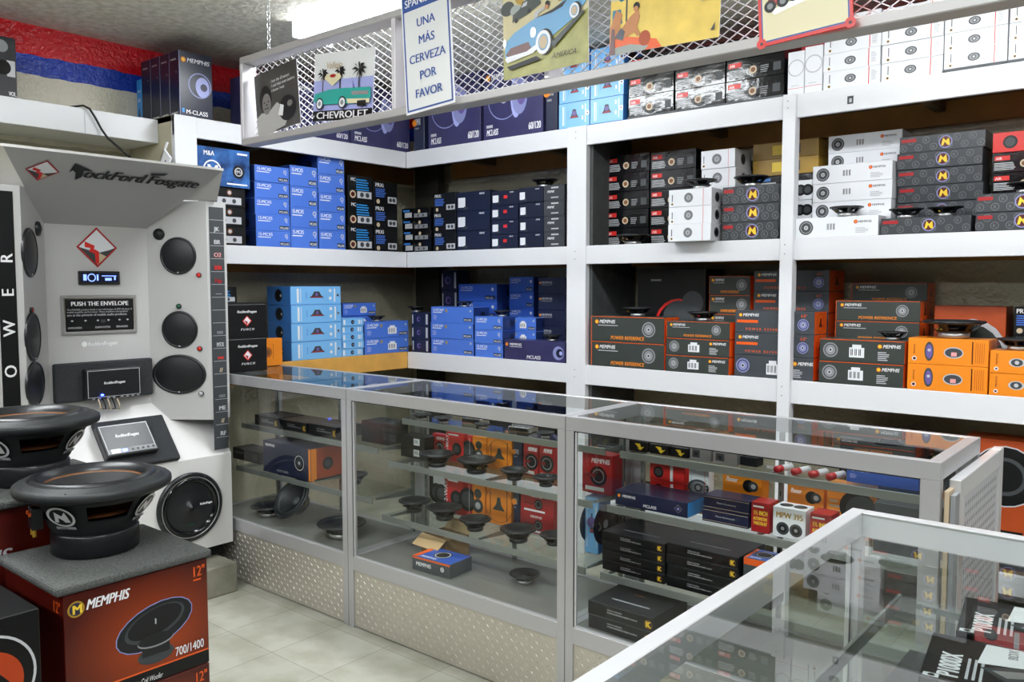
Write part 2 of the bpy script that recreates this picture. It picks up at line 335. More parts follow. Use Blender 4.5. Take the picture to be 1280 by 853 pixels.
# ------------------------------------------------------------------ glass counters
def tread_plate(x0, x1, z0, z1, y):
    m = MB(); m.box(x0, x1, y, y+.006, z0, z1, 'plate'); p = .0225; vs = []; fs = []
    nx, nz = int((x1-x0)/p), int((z1-z0)/p); ox = ((x1-x0)-nx*p)/2; oz = ((z1-z0)-nz*p)/2
    for i in range(nx):
        for j in range(nz):
            cx, cz = x0+ox+(i+.5)*p, z0+oz+(j+.5)*p; s = 1 if (i+j) % 2 else -1; d = Vector((.7, s*.7)); e = Vector((-.7*s, .7)); b = len(vs)
            for q in (d*.0088, e*.0024, -d*.0088, -e*.0024): vs.append((cx+q.x, y, cz+q.y))
            vs += [(cx+d.x*.0045, y-.0018, cz+d.y*.0045), (cx-d.x*.0045, y-.0018, cz-d.y*.0045)]
            fs += [(b, b+1, b+4), (b, b+4, b+3), (b+2, b+3, b+5), (b+2, b+5, b+1), (b+1, b+5, b+4), (b+3, b+4, b+5)]
    m.add(vs, fs, 'plate'); return m
def counter(loc, rz, w, label, lw=.018, rw=.018, shelves=((.843, .285), (.668, .205), (.442, .165)), d=.445, front=True, light=False, gl=True, gr=True, deck='deck'):
    r = root('display_counter', label, 'display counter', loc, rz, None)
    t = .046; A = 'alu_light' if light else 'alu'
    m = MB()
    def bx(*a): m.box(*a, A, .0012)
    bx(0, w, 0, .026, 1-t, 1); bx(0, w, d-.026, d, 1-t, 1); bx(0, max(lw, .024), .026, d-.026, 1-t, 1); bx(w-max(rw, .024), w, .026, d-.026, 1-t, 1)
    for x0, x1 in ((0, lw+.014), (w-rw-.014, w)):
        bx(x0, x1, 0, .026, 0, 1-t); bx(x0, x1, d-.026, d, 0, 1-t)
    bx(lw+.014, w-rw-.014, 0, .026, .245, .302); bx(lw+.014, w-rw-.014, d-.026, d, .245, .302)
    bx(0, lw+.01, .026, d-.026, .245, .302); bx(w-rw-.01, w, .026, d-.026, .245, .302)
    m.box(-.0005, .0005, -.0005, .001, 0, 1-.002, 'gasket')
    m.obj('frame', r)
    MB().box(.024, w-.024, .024, d-.024, .992, .9985, 'glass_top').obj('glass_top', r)
    m = MB(); m.box(lw+.01, w-rw-.01, .012, .016, .3, .957, 'glass'); m.obj('front_glass', r)
    m = MB(); a, b = lw+.014, w-rw-.014
    m.box(a, a+.004, .004, .011, .302, .954, 'gasket'); m.box(a, b, .004, .011, .302, .305, 'alu_light'); m.box(a, b, .004, .011, .9505, .954, 'gasket'); m.box(a+.004, a+.009, .004, .011, .306, .95, 'alu_light')
    m.obj('glazing_bead', r)
    if gl: MB().box(.008, .012, .026, d-.026, .3, .957, 'glass').obj('side_glass', r)
    if gr: MB().box(w-.012, w-.008, .026, d-.026, .3, .957, 'glass').obj('side_glass', r)
    MB().box(.006, w-.006, .01, d-.01, .285, .2995, deck).obj('deck', r)
    tread_plate(lw+.014, w-rw-.014, .006, .245, .006).obj('kick_plate', r)['label'] = 'diamond tread metal kick plate'
    MB().box(.004, w-.004, d-.012, d-.006, .0, .245, 'alu').obj('back_panel', r)
    for x in (.045, w/2, w-.045):
        m = MB(); m.box(x-.008, x+.008, d-.036, d-.026, .3, .954, 'steel_edge')
        for q in range(16): m.box(x-.0015, x+.0015, d-.0365, d-.036, .33+q*.038, .345+q*.038, 'gasket')
        for z, y in shelves: m.prism([(x-.002, d-.036, z-.03), (x-.002, d-.036, z-.004), (x-.002, y+.03, z-.004), (x-.002, y+.03, z-.012)], (.004, 0, 0), 'steel_edge')
        m.obj('bracket_rail', r)
    for z, y in shelves:
        g = MB().box(.03, w-.03, y+.002, d-.04, z-.006, z, 'glass_shelf').obj('glass_shelf', r)
        m = MB(); m.box(.03, w-.03, y-.004, y+.002, z-.022, z+.003, 'steel_edge', .0008); m.obj('edge_strip', g)
    return r
CA, CB, CC = -3.836, -2.717, -1.598; CY0 = 2.187; CW = 1.1175
counter((CA, CY0, 0), 0, CW, 'glass display counter at the left, its end beside the white display kiosk', shelves=((.715, .2), (.50, .165)), gl=False)
counter((CB, CY0, 0), 0, CW, 'middle glass display counter showing a row of loose black speakers inside')
counter((CC, CY0, 0), 0, CW, 'right glass display counter with stacked black amplifier boxes inside', rw=.032)
counter((-.512, 1.634, 0), -math.pi/2, CW, 'nearest glass display counter in the lower right corner with white frame', light=True, shelves=((.86, .1), (.6, .1)), lw=.016, deck='black_matte')  # black deck colour stands in for the low light inside this counter
# ------------------------------------------------------------------ printed speaker boxes
def barcode(f, u, v, w, h, bg=None):
    if bg: f.rect(u, v, u+w, v+h, bg); f.rect(u+w*.2, v+h, u+w*.8, v+h*1.3, bg)
    n = 9
    for i in range(n):
        if i % 3 != 2: f.rect(u+w*(.1+.8*i/n), v+h*.2, u+w*(.1+.8*i/n)+w*.05, v+h*.85, 'black')
def lines(f, u, v, w, h, n, mat, seed=1):
    rr = random.Random(seed)
    for i in range(n):
        y = v+h*(n-1-i)/n; f.rect(u, y, u+w*(.65+.35*rr.random()), y+h/n*.5, mat)
def bolt_logo(f, u, v, r, ring='gold'):
    f.disc(u, v, r, ring).disc(u, v, r*.86, 'purple'); k = r*f.h/f.w
    f.poly([(u-.55*k, v-.6*r), (u-.2*k, v-.6*r), (u-.05*k, v+.1*r), (u+.15*k, v-.15*r), (u+.2*k, v-.6*r), (u+.55*k, v-.6*r), (u+.4*k, v+.6*r), (u+.1*k, v+.2*r), (u-.25*k, v+.6*r)], 'yellow')
def mem(f, u, v, h, mat='white', mw=.3):
    f.disc(u+h*.5*f.h/f.w, v+h*.4, h*.6, 'orange').disc(u+h*.5*f.h/f.w, v+h*.4, h*.35, 'yellow')
    f.text('MEMPHIS', u+h*1.3*f.h/f.w, v, h, mat, mw, bold=.025, shear=.2)
def d_royal(f):
    f.rect(0, 0, 1, 1, 'royal'); f.text('15-MCX5', .05, .7, .2, 'white', .42, .02); f.rect(.05, .58, .42, .63, 'white')
    f.disc(.88, .74, .12, 'lgrey').disc(.88, .74, .06, 'royal'); f.disc(.9, .58, .06, 'lilac'); f.rect(.68, .1, .97, .34, 'navy'); f.text('MCLASS', .7, .14, .14, 'white', .25, .02)
def d_royal_w(f):
    f.rect(0, 0, 1, 1, 'royal'); f.text('15-MCX69', .04, .72, .18, 'white', .26, .02); f.rect(.04, .62, .26, .67, 'white'); f.disc(.37, .76, .12, 'grey').disc(.37, .76, .07, 'gold')
    lines(f, .05, .18, .1, .32, 5, 'lilac'); f.disc(.94, .78, .08, 'lgrey'); f.rect(.78, .1, .98, .32, 'navy'); f.text('MCLASS', .79, .14, .13, 'white', .18, .02)
def d_royal_l(f):
    d_royal_w(f); barcode(f, .52, .2, .2, .42, 'white')
def d_royal_shaded(f):  # the royal carton print again, its colours darkened to imitate shade
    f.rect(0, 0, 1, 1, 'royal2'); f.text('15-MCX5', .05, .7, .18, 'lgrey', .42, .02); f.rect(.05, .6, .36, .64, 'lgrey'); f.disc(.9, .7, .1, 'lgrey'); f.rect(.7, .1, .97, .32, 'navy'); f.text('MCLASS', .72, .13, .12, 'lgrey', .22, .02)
def d_navyside(f): f.rect(0, 0, 1, 1, 'royald'); f.disc(.6, .5, .25, 'dnavy')
def d_sky(f):
    f.rect(0, 0, 1, 1, 'sky'); f.rect(.12, .1, .16, .88, 'paper'); f.rect(.19, .1, .2, .88, 'paper'); f.rect(.3, .3, .31, .7, 'skyd')
    f.poly([(.36, .36), (.66, .36), (.6, .5), (.56, .72), (.46, .72), (.42, .5)], 'dgrey'); f.disc(.51, .55, .1, 'purple'); f.rect(.4, .38, .62, .43, 'crimson')
    for v in (.68, .25): f.rect(.76, v, .81, v+.16, 'paper')
    f.rect(.86, .12, .89, .88, 'paper'); f.disc(.94, .5, .09, 'silver').disc(.94, .5, .05, 'navy')
def d_sky_s(f):
    f.rect(0, 0, 1, 1, 'skyd'); f.disc(.5, .5, .36, 'dnavy').disc(.5, .5, .25, 'black').disc(.6, .5, .08, 'lgrey')
def d_sky_small(f):
    f.rect(0, 0, 1, 1, 'sky'); f.rect(.03, .15, .12, .85, 'paper'); f.disc(.47, .5, .3, 'navy').disc(.49, .5, .12, 'grey'); f.rect(.74, .2, .82, .8, 'paper'); f.rect(.86, .2, .9, .8, 'paper')
def d_mc(f):
    f.rect(0, 0, 1, 1, 'black'); f.text('MC', .1, .78, .14, 'white', .2, .02); lines(f, .32, .42, .6, .5, 5, 'cyan', 3); f.disc(.18, .24, .16, 'ceramic').disc(.18, .24, .1, 'maroon'); f.rect(.36, .1, .95, .38, 'lgrey')
    f.disc(.55, .24, .1, 'dgrey').disc(.78, .24, .1, 'dgrey')
def d_prxi(f):
    f.rect(0, 0, 1, 1, 'black'); f.text('PRXi', .05, .78, .17, 'white', .36, .03); lines(f, .06, .34, .55, .4, 5, 'royal', 4); f.disc(.16, .14, .1, 'ceramic'); f.rect(.58, .1, .97, .38, 'lgrey'); f.disc(.7, .24, .09, 'dgrey').disc(.85, .24, .09, 'dgrey')
def d_smallprint(f):
    f.rect(0, 0, 1, 1, 'black_gloss'); f.rect(.04, .7, .28, .88, 'skyd'); f.rect(.1, .15, .36, .62, 'lgrey'); f.disc(.62, .7, .17, 'ceramic'); f.rect(.44, .12, .9, .5, 'grey'); f.disc(.58, .3, .13, 'dgrey').disc(.76, .3, .13, 'dgrey')
def d_mblack(f):
    f.rect(0, 0, 1, 1, 'black'); f.disc(.72, .75, .16, 'bronze').disc(.72, .75, .1, 'lgrey'); f.rect(.5, .12, .93, .5, 'lgrey'); lines(f, .08, .6, .2, .2, 3, 'grey'); f.disc(.62, .3, .12, 'dgrey').disc(.8, .3, .12, 'dgrey')
def d_prime(f):
    f.rect(0, 0, 1, 1, 'dnavy'); f.text('PRIME', .68, .82, .1, 'white', .25, .03, shear=.3); f.rect(.04, .2, .26, .72, 'paper'); f.rect(.3, .1, .99, .76, 'dnavy'); f.rect(.22, .1, .32, .24, 'dgrey')
def d_prime_r(f): d_prime(f); f.rect(.46, .45, .6, .68, 'red')
def d_primeg(f):
    f.rect(0, 0, 1, 1, 'pat'); f.text('PRIME', .16, .5, .16, 'white', .7, .03, shear=.3); f.rect(.36, .78, .72, .88, 'lgrey'); f.rect(.36, .14, .72, .22, 'lgrey')
def d_pr_gloss(f):
    f.rect(0, 0, 1, 1, 'black_gloss'); f.rect(.03, .62, .26, .86, 'red'); f.text('AIR', .05, .66, .14, 'white', .18, .02); lines(f, .03, .12, .32, .42, 5, 'lgrey', 5); f.disc(.47, .4, .2, 'ceramic').disc(.47, .4, .12, 'bronze')
    lines(f, .6, .2, .15, .4, 4, 'grey', 6); f.rect(.82, .2, .95, .6, 'dgrey')
def d_pattern(f):
    f.rect(0, 0, 1, 1, 'pat'); rr = random.Random(2)
    for i in range(11):
        u, v = (i+.5)/11, .28+.44*(i % 2); f.ring(u, v, .22, .04, 'patl', 14); f.text('K', u, v-.1, .2, 'patl', .06, .02, al='c')
    f.rect(.02, .66, .2, .86, 'crimson'); f.disc(.55, .5, .4, 'mist').disc(.55, .5, .33, 'maroon'); k = f.h/f.w
    f.poly([(.55-.25*k, .28), (.55-.12*k, .28), (.55-.04*k, .5), (.55+.06*k, .36), (.55+.12*k, .28), (.55+.26*k, .28), (.55+.2*k, .76), (.55+.02*k, .56), (.55-.14*k, .76)], 'yellow')
def d_white(f):
    f.rect(0, 0, 1, 1, 'paper'); f.spk(.47, .5, .3, 'grey', 'lgrey', 'dgrey'); f.rect(.81, 0, .82, 1, 'red'); f.rect(.07, .3, .09, .72, 'dgrey'); f.disc(.08, .16, .07, 'gold').disc(.08, .16, .04, 'black')
def d_white_sp(f):
    f.rect(0, 0, 1, 1, 'lgrey'); f.disc(.5, .5, .3, 'dgrey').disc(.5, .5, .2, 'black')
def d_whitel(f):
    f.rect(0, 0, 1, 1, 'paper'); f.spk(.13, .5, .38, 'dgrey', 'lgrey', 'grey'); barcode(f, .38, .25, .14, .5); f.disc(.74, .72, .1, 'red').disc(.74, .72, .06, 'orange'); f.text('MEMPHIS', .77, .66, .12, 'dgrey', .18, .02); lines(f, .74, .15, .16, .3, 4, 'lgrey')
def d_white6(f):
    f.rect(0, 0, 1, 1, 'paper'); f.disc(.48, .5, .33, 'dgrey', .24).disc(.48, .5, .26, 'grey', .18).disc(.48, .5, .12, 'dgrey').disc(.48, .5, .07, 'lgrey'); f.rect(.8, 0, .815, 1, 'red'); f.rect(.1, .35, .115, .85, 'dgrey'); f.disc(.1, .16, .08, 'gold').disc(.1, .16, .045, 'black'); lines(f, .85, .2, .1, .6, 6, 'lgrey')
def d_whitev(f):
    f.rect(0, 0, 1, 1, 'paper'); f.disc(.5, .62, .2, 'lgrey').disc(.5, .62, .17, 'paper'); f.rect(0, .14, 1, .15, 'red'); f.rect(.2, .2, .7, .215, 'lgrey')
def d_gold(f): f.rect(0, 0, 1, 1, 'gold'); f.rect(.3, .2, .6, .8, 'yellow'); f.rect(.7, .2, .73, .8, 'dgrey')
def d_pr(f):
    f.rect(0, 0, 1, 1, 'charcoal'); mem(f, .06, .72, .15, mw=.22); f.rect(.1, .62, .38, .65, 'lgrey'); f.text('POWER REFERENCE', .28, .08, .15, 'orange', .46, .03, shear=.15); f.spk(.8, .52, .3, 'grey', 'lgrey', 'dgrey')
    f.rect(0, .975, 1, 1, 'orange2'); f.rect(0, 0, .008, 1, 'orange2')
def d_prl(f):
    f.rect(0, 0, 1, 1, 'charcoal'); f.spk(.13, .5, .34, 'grey', 'lgrey', 'dgrey'); barcode(f, .36, .2, .18, .45, 'paper'); mem(f, .7, .68, .16, mw=.2); lines(f, .7, .12, .14, .42, 5, 'lgrey'); f.rect(0, .97, 1, 1, 'orange2')
def d_ps(f):
    f.rect(0, 0, 1, 1, 'slate'); mem(f, .05, .75, .14, mw=.22); f.rect(.02, .45, .3, .58, 'orange2'); f.text('P O W E R   R E F E R E N C E', .14, .1, .12, 'orange2', .7, .02); f.spk(.87, .42, .26, 'mist', 'lgrey', 'navy'); f.text('6.5"', .84, .76, .13, 'orange2', .12, .02)
def d_psl(f):
    f.rect(0, 0, 1, 1, 'slate'); f.spk(.11, .5, .34, 'mist', 'lgrey', 'navy'); barcode(f, .42, .15, .16, .5, 'paper'); mem(f, .76, .66, .16, mw=.18); lines(f, .76, .1, .12, .4, 5, 'lgrey')
def d_orange_sp(f):
    f.rect(0, 0, 1, 1, 'orange2'); f.poly([(.35, .3), (.65, .3), (.56, .5), (.56, .7), (.44, .7), (.44, .5)], 'maroon'); f.ring(.5, .5, .42, .02, 'maroon')
def d_or69(f):
    f.rect(0, 0, 1, 1, 'orange'); f.text('MEMPHIS', .09, .38, .07, 'dred', .4, .02, rot=math.pi/2); f.disc(.08, .2, .09, 'paper').disc(.08, .2, .06, 'maroon')
    f.disc(.27, .5, .17, 'dgrey', .38).disc(.27, .5, .12, 'purple', .28).disc(.27, .55, .06, 'lgrey'); f.disc(.58, .48, .35, 'lgrey', .22).disc(.58, .48, .31, 'dgrey', .18); f.rect(.55, .34, .62, .5, 'pink'); f.rect(.805, .08, .82, .94, 'maroon'); 
    for i in range(5): f.rect(.85+.025*i, .12, .855+.025*i, .9, 'orange3')
def d_or_small(f):
    f.rect(0, 0, 1, 1, 'orange'); f.text('MEMPHIS', .11, .38, .09, 'dred', .4, .02, rot=math.pi/2); f.disc(.09, .18, .09, 'paper').disc(.09, .18, .05, 'maroon'); f.disc(.38, .5, .32, 'lgrey', .2).disc(.38, .5, .24, 'dgrey', .17).disc(.38, .5, .09, 'lgrey'); f.disc(.72, .5, .22, 'lgrey', .3).disc(.72, .5, .18, 'dgrey', .25)
def d_or_big(f):
    f.rect(0, 0, 1, 1, 'orange3'); f.disc(.55, .25, .44, 'lgrey', .6).disc(.55, .25, .38, 'charcoal', .53); f.text('STUDIO', .92, .2, .08, 'rust', .5, .02, rot=math.pi/2)
def d_mnavy(f):
    f.rect(0, 0, 1, 1, 'navy2'); f.disc(.04, .76, .09, 'orange'); f.text('MEMPHIS', .09, .7, .14, 'white', .22, .02); f.rect(.09, .63, .3, .66, 'lgrey'); f.text('MCLASS', .38, .08, .18, 'white', .24, .03, shear=.1); f.disc(.9, .45, .34, 'mist').disc(.92, .45, .22, 'navy').disc(.94, .45, .1, 'lilac')
def d_nav(f): f.rect(0, 0, 1, 1, 'navy'); f.text('MEMPHIS', .1, .62, .16, 'lgrey', .55, .02); f.disc(.06, .68, .08, 'orange'); f.rect(.1, .52, .5, .56, 'grey')
def d_nav_end(f): f.rect(0, 0, 1, 1, 'navy'); f.rect(.04, .15, .1, .85, 'lgrey'); f.disc(.42, .5, .2, 'purple').disc(.45, .5, .12, 'navy'); f.rect(.84, .1, .95, .9, 'lgrey')
def d_m60(f):
    f.rect(0, 0, 1, 1, 'navy2'); f.ring(.35, .55, .3, .015, 'mist'); f.ring(.35, .55, .07, .015, 'lgrey'); f.disc(.56, .55, .1, 'lilac', .3).disc(.62, .55, .14, 'mist', .26).disc(.65, .55, .08, 'purple', .13); f.disc(.645, .55, .04, 'white')
    f.text('60/120', .77, .06, .1, 'white', .2, .03); f.text('MCLASS', .05, .05, .09, 'white', .2, .03, shear=.1); f.rect(.05, .16, .16, .2, 'lgrey'); mem(f, .04, .84, .08, mw=.22)
def d_mbig(f):
    f.rect(0, 0, 1, 1, 'dnavy'); f.rect(0, 0, .012, 1, 'mist'); f.ring(.62, .5, .2, .02, 'mist').disc(.7, .48, .12, 'lilac', .16).disc(.74, .48, .06, 'navy'); mem(f, .07, .84, .07, mw=.7); f.text('M-CLASS', .18, .03, .07, 'white', .7, .03); f.rect(.06, .04, .14, .11, 'cyan')
def d_spine(f): f.rect(0, 0, 1, 1, 'dnavy'); f.text('MEMPHIS', .15, .86, .03, 'lgrey', .7, .02); f.ring(.6, .36, .1, .006, 'navy2'); f.rect(.2, .66, .26, .68, 'crimson'); f.rect(.7, .66, .76, .68, 'lgrey'); f.rect(.15, .03, .85, .05, 'lgrey')
def d_sspine(f): f.rect(0, 0, 1, 1, 'cyan'); f.text('MEMPHIS', .15, .72, .05, 'white', .7, .02); f.rect(.3, .5, .4, .58, 'white'); f.rect(.6, .5, .7, .58, 'white'); f.poly([(.3, .1), (.7, .1), (.6, .35), (.4, .35)], 'navy')
def d_ma(f):
    f.rect(0, 0, 1, 1, 'bluepattern'); f.ring(.28, .4, .27, .04, 'paper'); f.text('M', .28, .24, .32, 'paper', .3, .04, al='c'); f.text('M&A', .12, .78, .13, 'white', .2, .03); f.disc(.78, .42, .18, 'black').ring(.78, .42, .12, .03, 'lgrey'); f.text('MMA', .78, .38, .09, 'lgrey', .16, .03, al='c'); f.rect(.76, .88, .96, .93, 'white'); f.rect(.55, .06, .95, .1, 'white')
def d_punch(f):
    f.rect(0, 0, 1, 1, 'black'); f.text('RockfordFosgate', .5, .72, .08, 'white', .5, .03, al='c', shear=.2); k = f.h/f.w
    f.poly([(.5, .32), (.5+.16*k, .48), (.5, .64), (.5-.16*k, .48)], 'red'); f.poly([(.5, .36), (.5+.12*k, .48), (.5, .61), (.5-.12*k, .48)], 'paper'); f.poly([(.5-.1*k, .5), (.5+.02*k, .46), (.5, .36)], 'crimson')
    f.text('P U N C H', .5, .2, .07, 'white', .55, .03, al='c', shear=.3); f.rect(.02, .96, .98, .97, 'grey')
def d_orplain(f): f.rect(0, 0, 1, 1, 'orange'); f.ring(.3, .5, .18, .03, 'maroon').disc(.3, .5, .13, 'bronze'); f.rect(.56, .25, .575, .8, 'maroon')
def d_redsp(f): f.rect(0, 0, 1, 1, 'red'); f.text('2-WAY', .1, .3, .14, 'white', .5, .02, rot=math.pi/2); f.disc(.6, .45, .22, 'black').disc(.6, .45, .12, 'dgrey'); f.rect(.1, .9, .7, .95, 'white')
def d_redmem(f): f.rect(0, 0, 1, 1, 'crimson'); f.text('MEMPHIS', .3, .78, .13, 'white', .62, .03, shear=.2); f.disc(.55, .45, .26, 'black').ring(.55, .45, .18, .03, 'grey'); f.rect(.1, .06, .75, .16, 'white'); f.rect(.1, .4, .45, .5, 'dred')
def d_orcs(f): f.rect(0, 0, 1, 1, 'orange'); f.poly([(.25, .35), (.75, .35), (.6, .5), (.56, .68), (.44, .68), (.4, .5)], 'charcoal'); f.rect(.14, .2, .17, .8, 'maroon'); f.rect(.82, .1, .85, .9, 'maroon'); f.ring(.5, .5, .46, .012, 'maroon')
def d_ordisc(f): f.rect(0, 0, 1, 1, 'orange'); f.disc(.45, .72, .14, 'charcoal').disc(.45, .38, .2, 'charcoal'); f.disc(.45, .38, .1, 'lgrey'); f.rect(.2, .06, .8, .1, 'maroon')
def d_wdisc(f):
    f.rect(0, 0, 1, 1, 'paper')
    for u in (.28, .72): f.disc(u, .5, .3, 'black').disc(u, .5, .18, 'dgrey')
def d_blackmem(f): f.rect(0, 0, 1, 1, 'black'); f.text('MONO AMPLIFIER', .3, .6, .12, 'lgrey', .3); f.text('POWER REFERENCE SERIES CLASS D', .3, .4, .12, 'lgrey', .52, .02); f.disc(.93, .45, .34, 'bronze').disc(.93, .45, .29, 'black'); f.text('K', .93, .22, .5, 'flame', .08, .1, al='c'); f.rect(0, .985, 1, 1, 'dgrey')  # last strip paints a highlight along the upper edge
def d_black(f): f.rect(0, 0, 1, 1, 'black'); f.rect(.1, .6, .4, .7, 'grey'); f.rect(.7, .2, .9, .8, 'dgrey')
def d_blacklab(f): f.rect(0, 0, 1, 1, 'black'); f.rect(.55, .2, .8, .85, 'paper'); barcode(f, .57, .3, .2, .5)
def d_nplain(f): f.rect(0, 0, 1, 1, 'black_matte')
def d_memsub(f):
    f.rect(0, 0, 1, 1, 'memprint'); f.rect(0, 0, 1, .12, 'black'); f.rect(0, .12, 1, .135, 'orange2'); f.disc(.075, .87, .07, 'gold').disc(.075, .87, .055, 'navy'); f.text('M', .05, .83, .08, 'yellow', .06, .05); f.text('MEMPHIS', .135, .84, .09, 'white', .28, .035, shear=.25)
    f.disc(.6, .52, .37, 'mist', .2, rot=.25).disc(.6, .52, .36, 'black_plastic', .19, rot=.25).disc(.6, .54, .29, 'dgrey', .14, rot=.25).disc(.6, .55, .26, 'cone_dark', .12, rot=.25); f.disc(.6, .25, .17, 'dgrey', .08).rect(.5, .25, .7, .38, 'black_plastic').disc(.6, .38, .17, 'grey', .06).disc(.6, .39, .165, 'black_plastic', .055); f.rect(.598, .53, .607, .58, 'lgrey')
    f.text('700/1400', .74, .165, .085, 'white', .22, .01); f.text('12"', .88, .86, .1, 'orange2', .1, .02); f.rect(.89, .82, .95, .835, 'orange2'); f.text('Dual Voice Coil Woofer', .34, .02, .05, 'white', .3, .0, shear=.2)
def d_memside(f): f.rect(0, 0, 1, 1, 'maroon'); f.rect(0, 0, 1, .12, 'black'); f.text('12"', .84, .84, .1, 'orange2', .12, .02)
def d_memdk(f):
    f.rect(0, 0, 1, 1, 'maroon'); f.text('MEMPHIS', .16, .60, .11, 'lgrey', .38, .035, shear=.25); f.disc(.74, .34, .36, 'black_plastic', .24, rot=.2).disc(.74, .36, .29, 'dgrey', .17, rot=.2)
def d_bigred(f): f.rect(0, 0, 1, 1, 'black'); f.disc(.62, .42, .28, 'red').disc(.62, .42, .25, 'black').disc(.62, .5, .18, 'dgrey'); f.poly([(.5, .12), (.74, .12), (.68, .3), (.56, .3)], 'orange2'); f.disc(.82, .66, .12, 'dgrey'); f.rect(.2, .88, .36, .9, 'grey')
def d_orsub(f): f.rect(0, 0, 1, 1, 'orange3'); f.disc(.55, .72, .24, 'lgrey').disc(.55, .72, .23, 'black').disc(.55, .72, .15, 'dgrey').disc(.55, .72, .12, 'black'); f.poly([(.3, .3), (.8, .3), (.68, .12), (.42, .12)], 'black'); f.rect(0, 0, 1, .06, 'black')
def d_list(f):
    f.rect(0, 0, 1, 1, 'black')
    for i in range(5): lines(f, .1+.17*i, .5, .12, .42, 14, 'yellow' if i % 2 else 'lgrey', i)
def d_mclass_long(f): f.rect(0, 0, 1, 1, 'navy'); f.disc(.05, .66, .12, 'orange'); f.text('MEMPHIS', .1, .58, .2, 'white', .24, .03); f.text('MCLASS', .4, .14, .22, 'white', .22, .03); f.ring(.88, .5, .3, .02, 'lgrey', 4); f.disc(.88, .5, .1, 'mist')
def d_tin(f): f.rect(0, 0, 1, 1, 'navy'); f.rect(0, .9, 1, .93, 'ceramic'); f.rect(0, .08, 1, .11, 'ceramic'); f.text('Planet Accessories', .5, .45, .16, 'lgrey', .62, .01, al='c', shear=.2)
def d_red15(f): f.rect(0, 0, 1, 1, 'crimson'); f.text('1½ INCH', .1, .58, .16, 'yellow', .8, .04); f.text('AUTOMOTIVE', .1, .4, .12, 'yellow', .8, .04); f.text('TWEETER KIT', .1, .24, .12, 'yellow', .8, .04); f.rect(.08, .84, .7, .9, 'white')
def d_whitetw(f):
    f.rect(0, 0, 1, 1, 'paper'); f.text('MPW 395', .08, .66, .2, 'gold', .84, .05)
    for u in (.3, .72): f.disc(u, .3, .22, 'dgrey').disc(u, .3, .15, 'black').disc(u, .3, .06, 'grey')
def d_pioneer(f): f.rect(0, 0, 1, 1, 'orange'); f.text('Pioneer', .08, .55, .24, 'white', .3, .05, shear=.2); f.disc(.68, .45, .3, 'black').disc(.8, .45, .24, 'dgrey').disc(.8, .45, .12, 'lgrey'); f.rect(0, .02, 1, .05, 'orange2')
def d_pionl(f): f.rect(0, 0, 1, 1, 'orange'); lines(f, .06, .35, .28, .4, 4, 'ceramic'); f.disc(.72, .6, .34, 'black').disc(.82, .55, .3, 'dgrey'); f.rect(.5, .12, .8, .25, 'yellow')
def d_redw(f): f.rect(0, 0, 1, 1, 'red'); f.disc(.25, .5, .34, 'black').disc(.25, .5, .24, 'dgrey'); f.rect(.6, .05, .68, .95, 'white')
def d_silver(f): f.rect(0, 0, 1, 1, 'silver'); f.rect(.1, .2, .48, .85, 'dgrey'); f.disc(.29, .5, .16, 'black')
def d_flame(f): f.rect(0, 0, 1, 1, 'black'); f.poly([(.3, .8), (.55, .3), (.45, .3), (.62, .1), (.85, .55), (.66, .45), (.6, .8)], 'flame')
def d_bluebig(f): f.rect(0, 0, 1, 1, 'royal2'); f.text('15-MCX69', .04, .68, .2, 'white', .3, .02); lines(f, .04, .25, .1, .3, 4, 'lilac')
def d_dark_sil(f): f.rect(0, 0, 1, 1, 'dgrey'); f.disc(.1, .6, .15, 'red'); f.text('DISTRIBUTION', .2, .45, .22, 'lgrey', .5, .03, shear=.2)
def d_memor(f):
    f.rect(0, 0, 1, 1, 'navy'); f.text('MEMPHIS', .05, .84, .09, 'white', .3, .04); f.disc(.77, .5, .26, 'black', .3).ring(.77, .5, .24, .03, 'lgrey').disc(.77, .5, .14, 'dgrey').disc(.77, .5, .05, 'lgrey'); f.text('MOTO SERIES', .3, .08, .07, 'lgrey', .5, .01); f.rect(.96, 0, 1, 1, 'orange')
def d_oror(f): f.rect(0, 0, 1, 1, 'orange3'); f.rect(0, 0, .16, 1, 'orange'); f.disc(.5, .48, .2, 'black').disc(.5, .48, .12, 'dgrey'); f.rect(.1, 0, 1, .04, 'black')
def d_bluemem(f): f.rect(0, 0, 1, 1, 'slate'); f.text('MEMPHIS', .1, .35, .3, 'white', .4, .04); f.rect(0, .86, 1, 1, 'orange2'); f.disc(.8, .5, .35, 'dgrey').disc(.8, .5, .2, 'lgrey')
def t_bluemem(f): f.rect(0, 0, 1, 1, 'royal2'); f.disc(.5, .55, .3, 'black', .3).ring(.5, .55, .26, .04, 'lgrey'); f.rect(0, 0, .12, 1, 'orange2'); f.text('MEMPHIS', .16, .08, .12, 'white', .4, .03)
def d_p1000(f): f.rect(0, 0, 1, 1, 'black'); f.rect(.04, .3, .3, .7, 'lgrey'); f.text('POWER', .4, .3, .4, 'lgrey', .5, .03)
def t_p1000(f):
    f.rect(0, 0, 1, 1, 'black'); f.text('P1000X', .1, .76, .15, 'white', .5, .05)
    for i in range(3): f.rect(.12, .70-.045*i, .56, .72-.045*i, 'lgrey')
    f.rect(.02, .88, .09, .985, 'paper'); f.disc(.055, .93, .025, 'black')
    f.poly([(.5, .66), (.96, .62), (.97, .1), (.86, .04), (.58, .3)], 'white'); f.poly([(.02, .02), (.4, .06), (.16, .48)], 'white'); f.poly([(.2, .44), (.42, .64), (.56, .40), (.62, .16), (.44, .06), (.3, .14)], 'dgrey'); f.poly([(.3, .46), (.4, .56), (.5, .34), (.42, .24)], 'silver'); f.text('BDX', .72, .4, .07, 'grey', .3, .02)
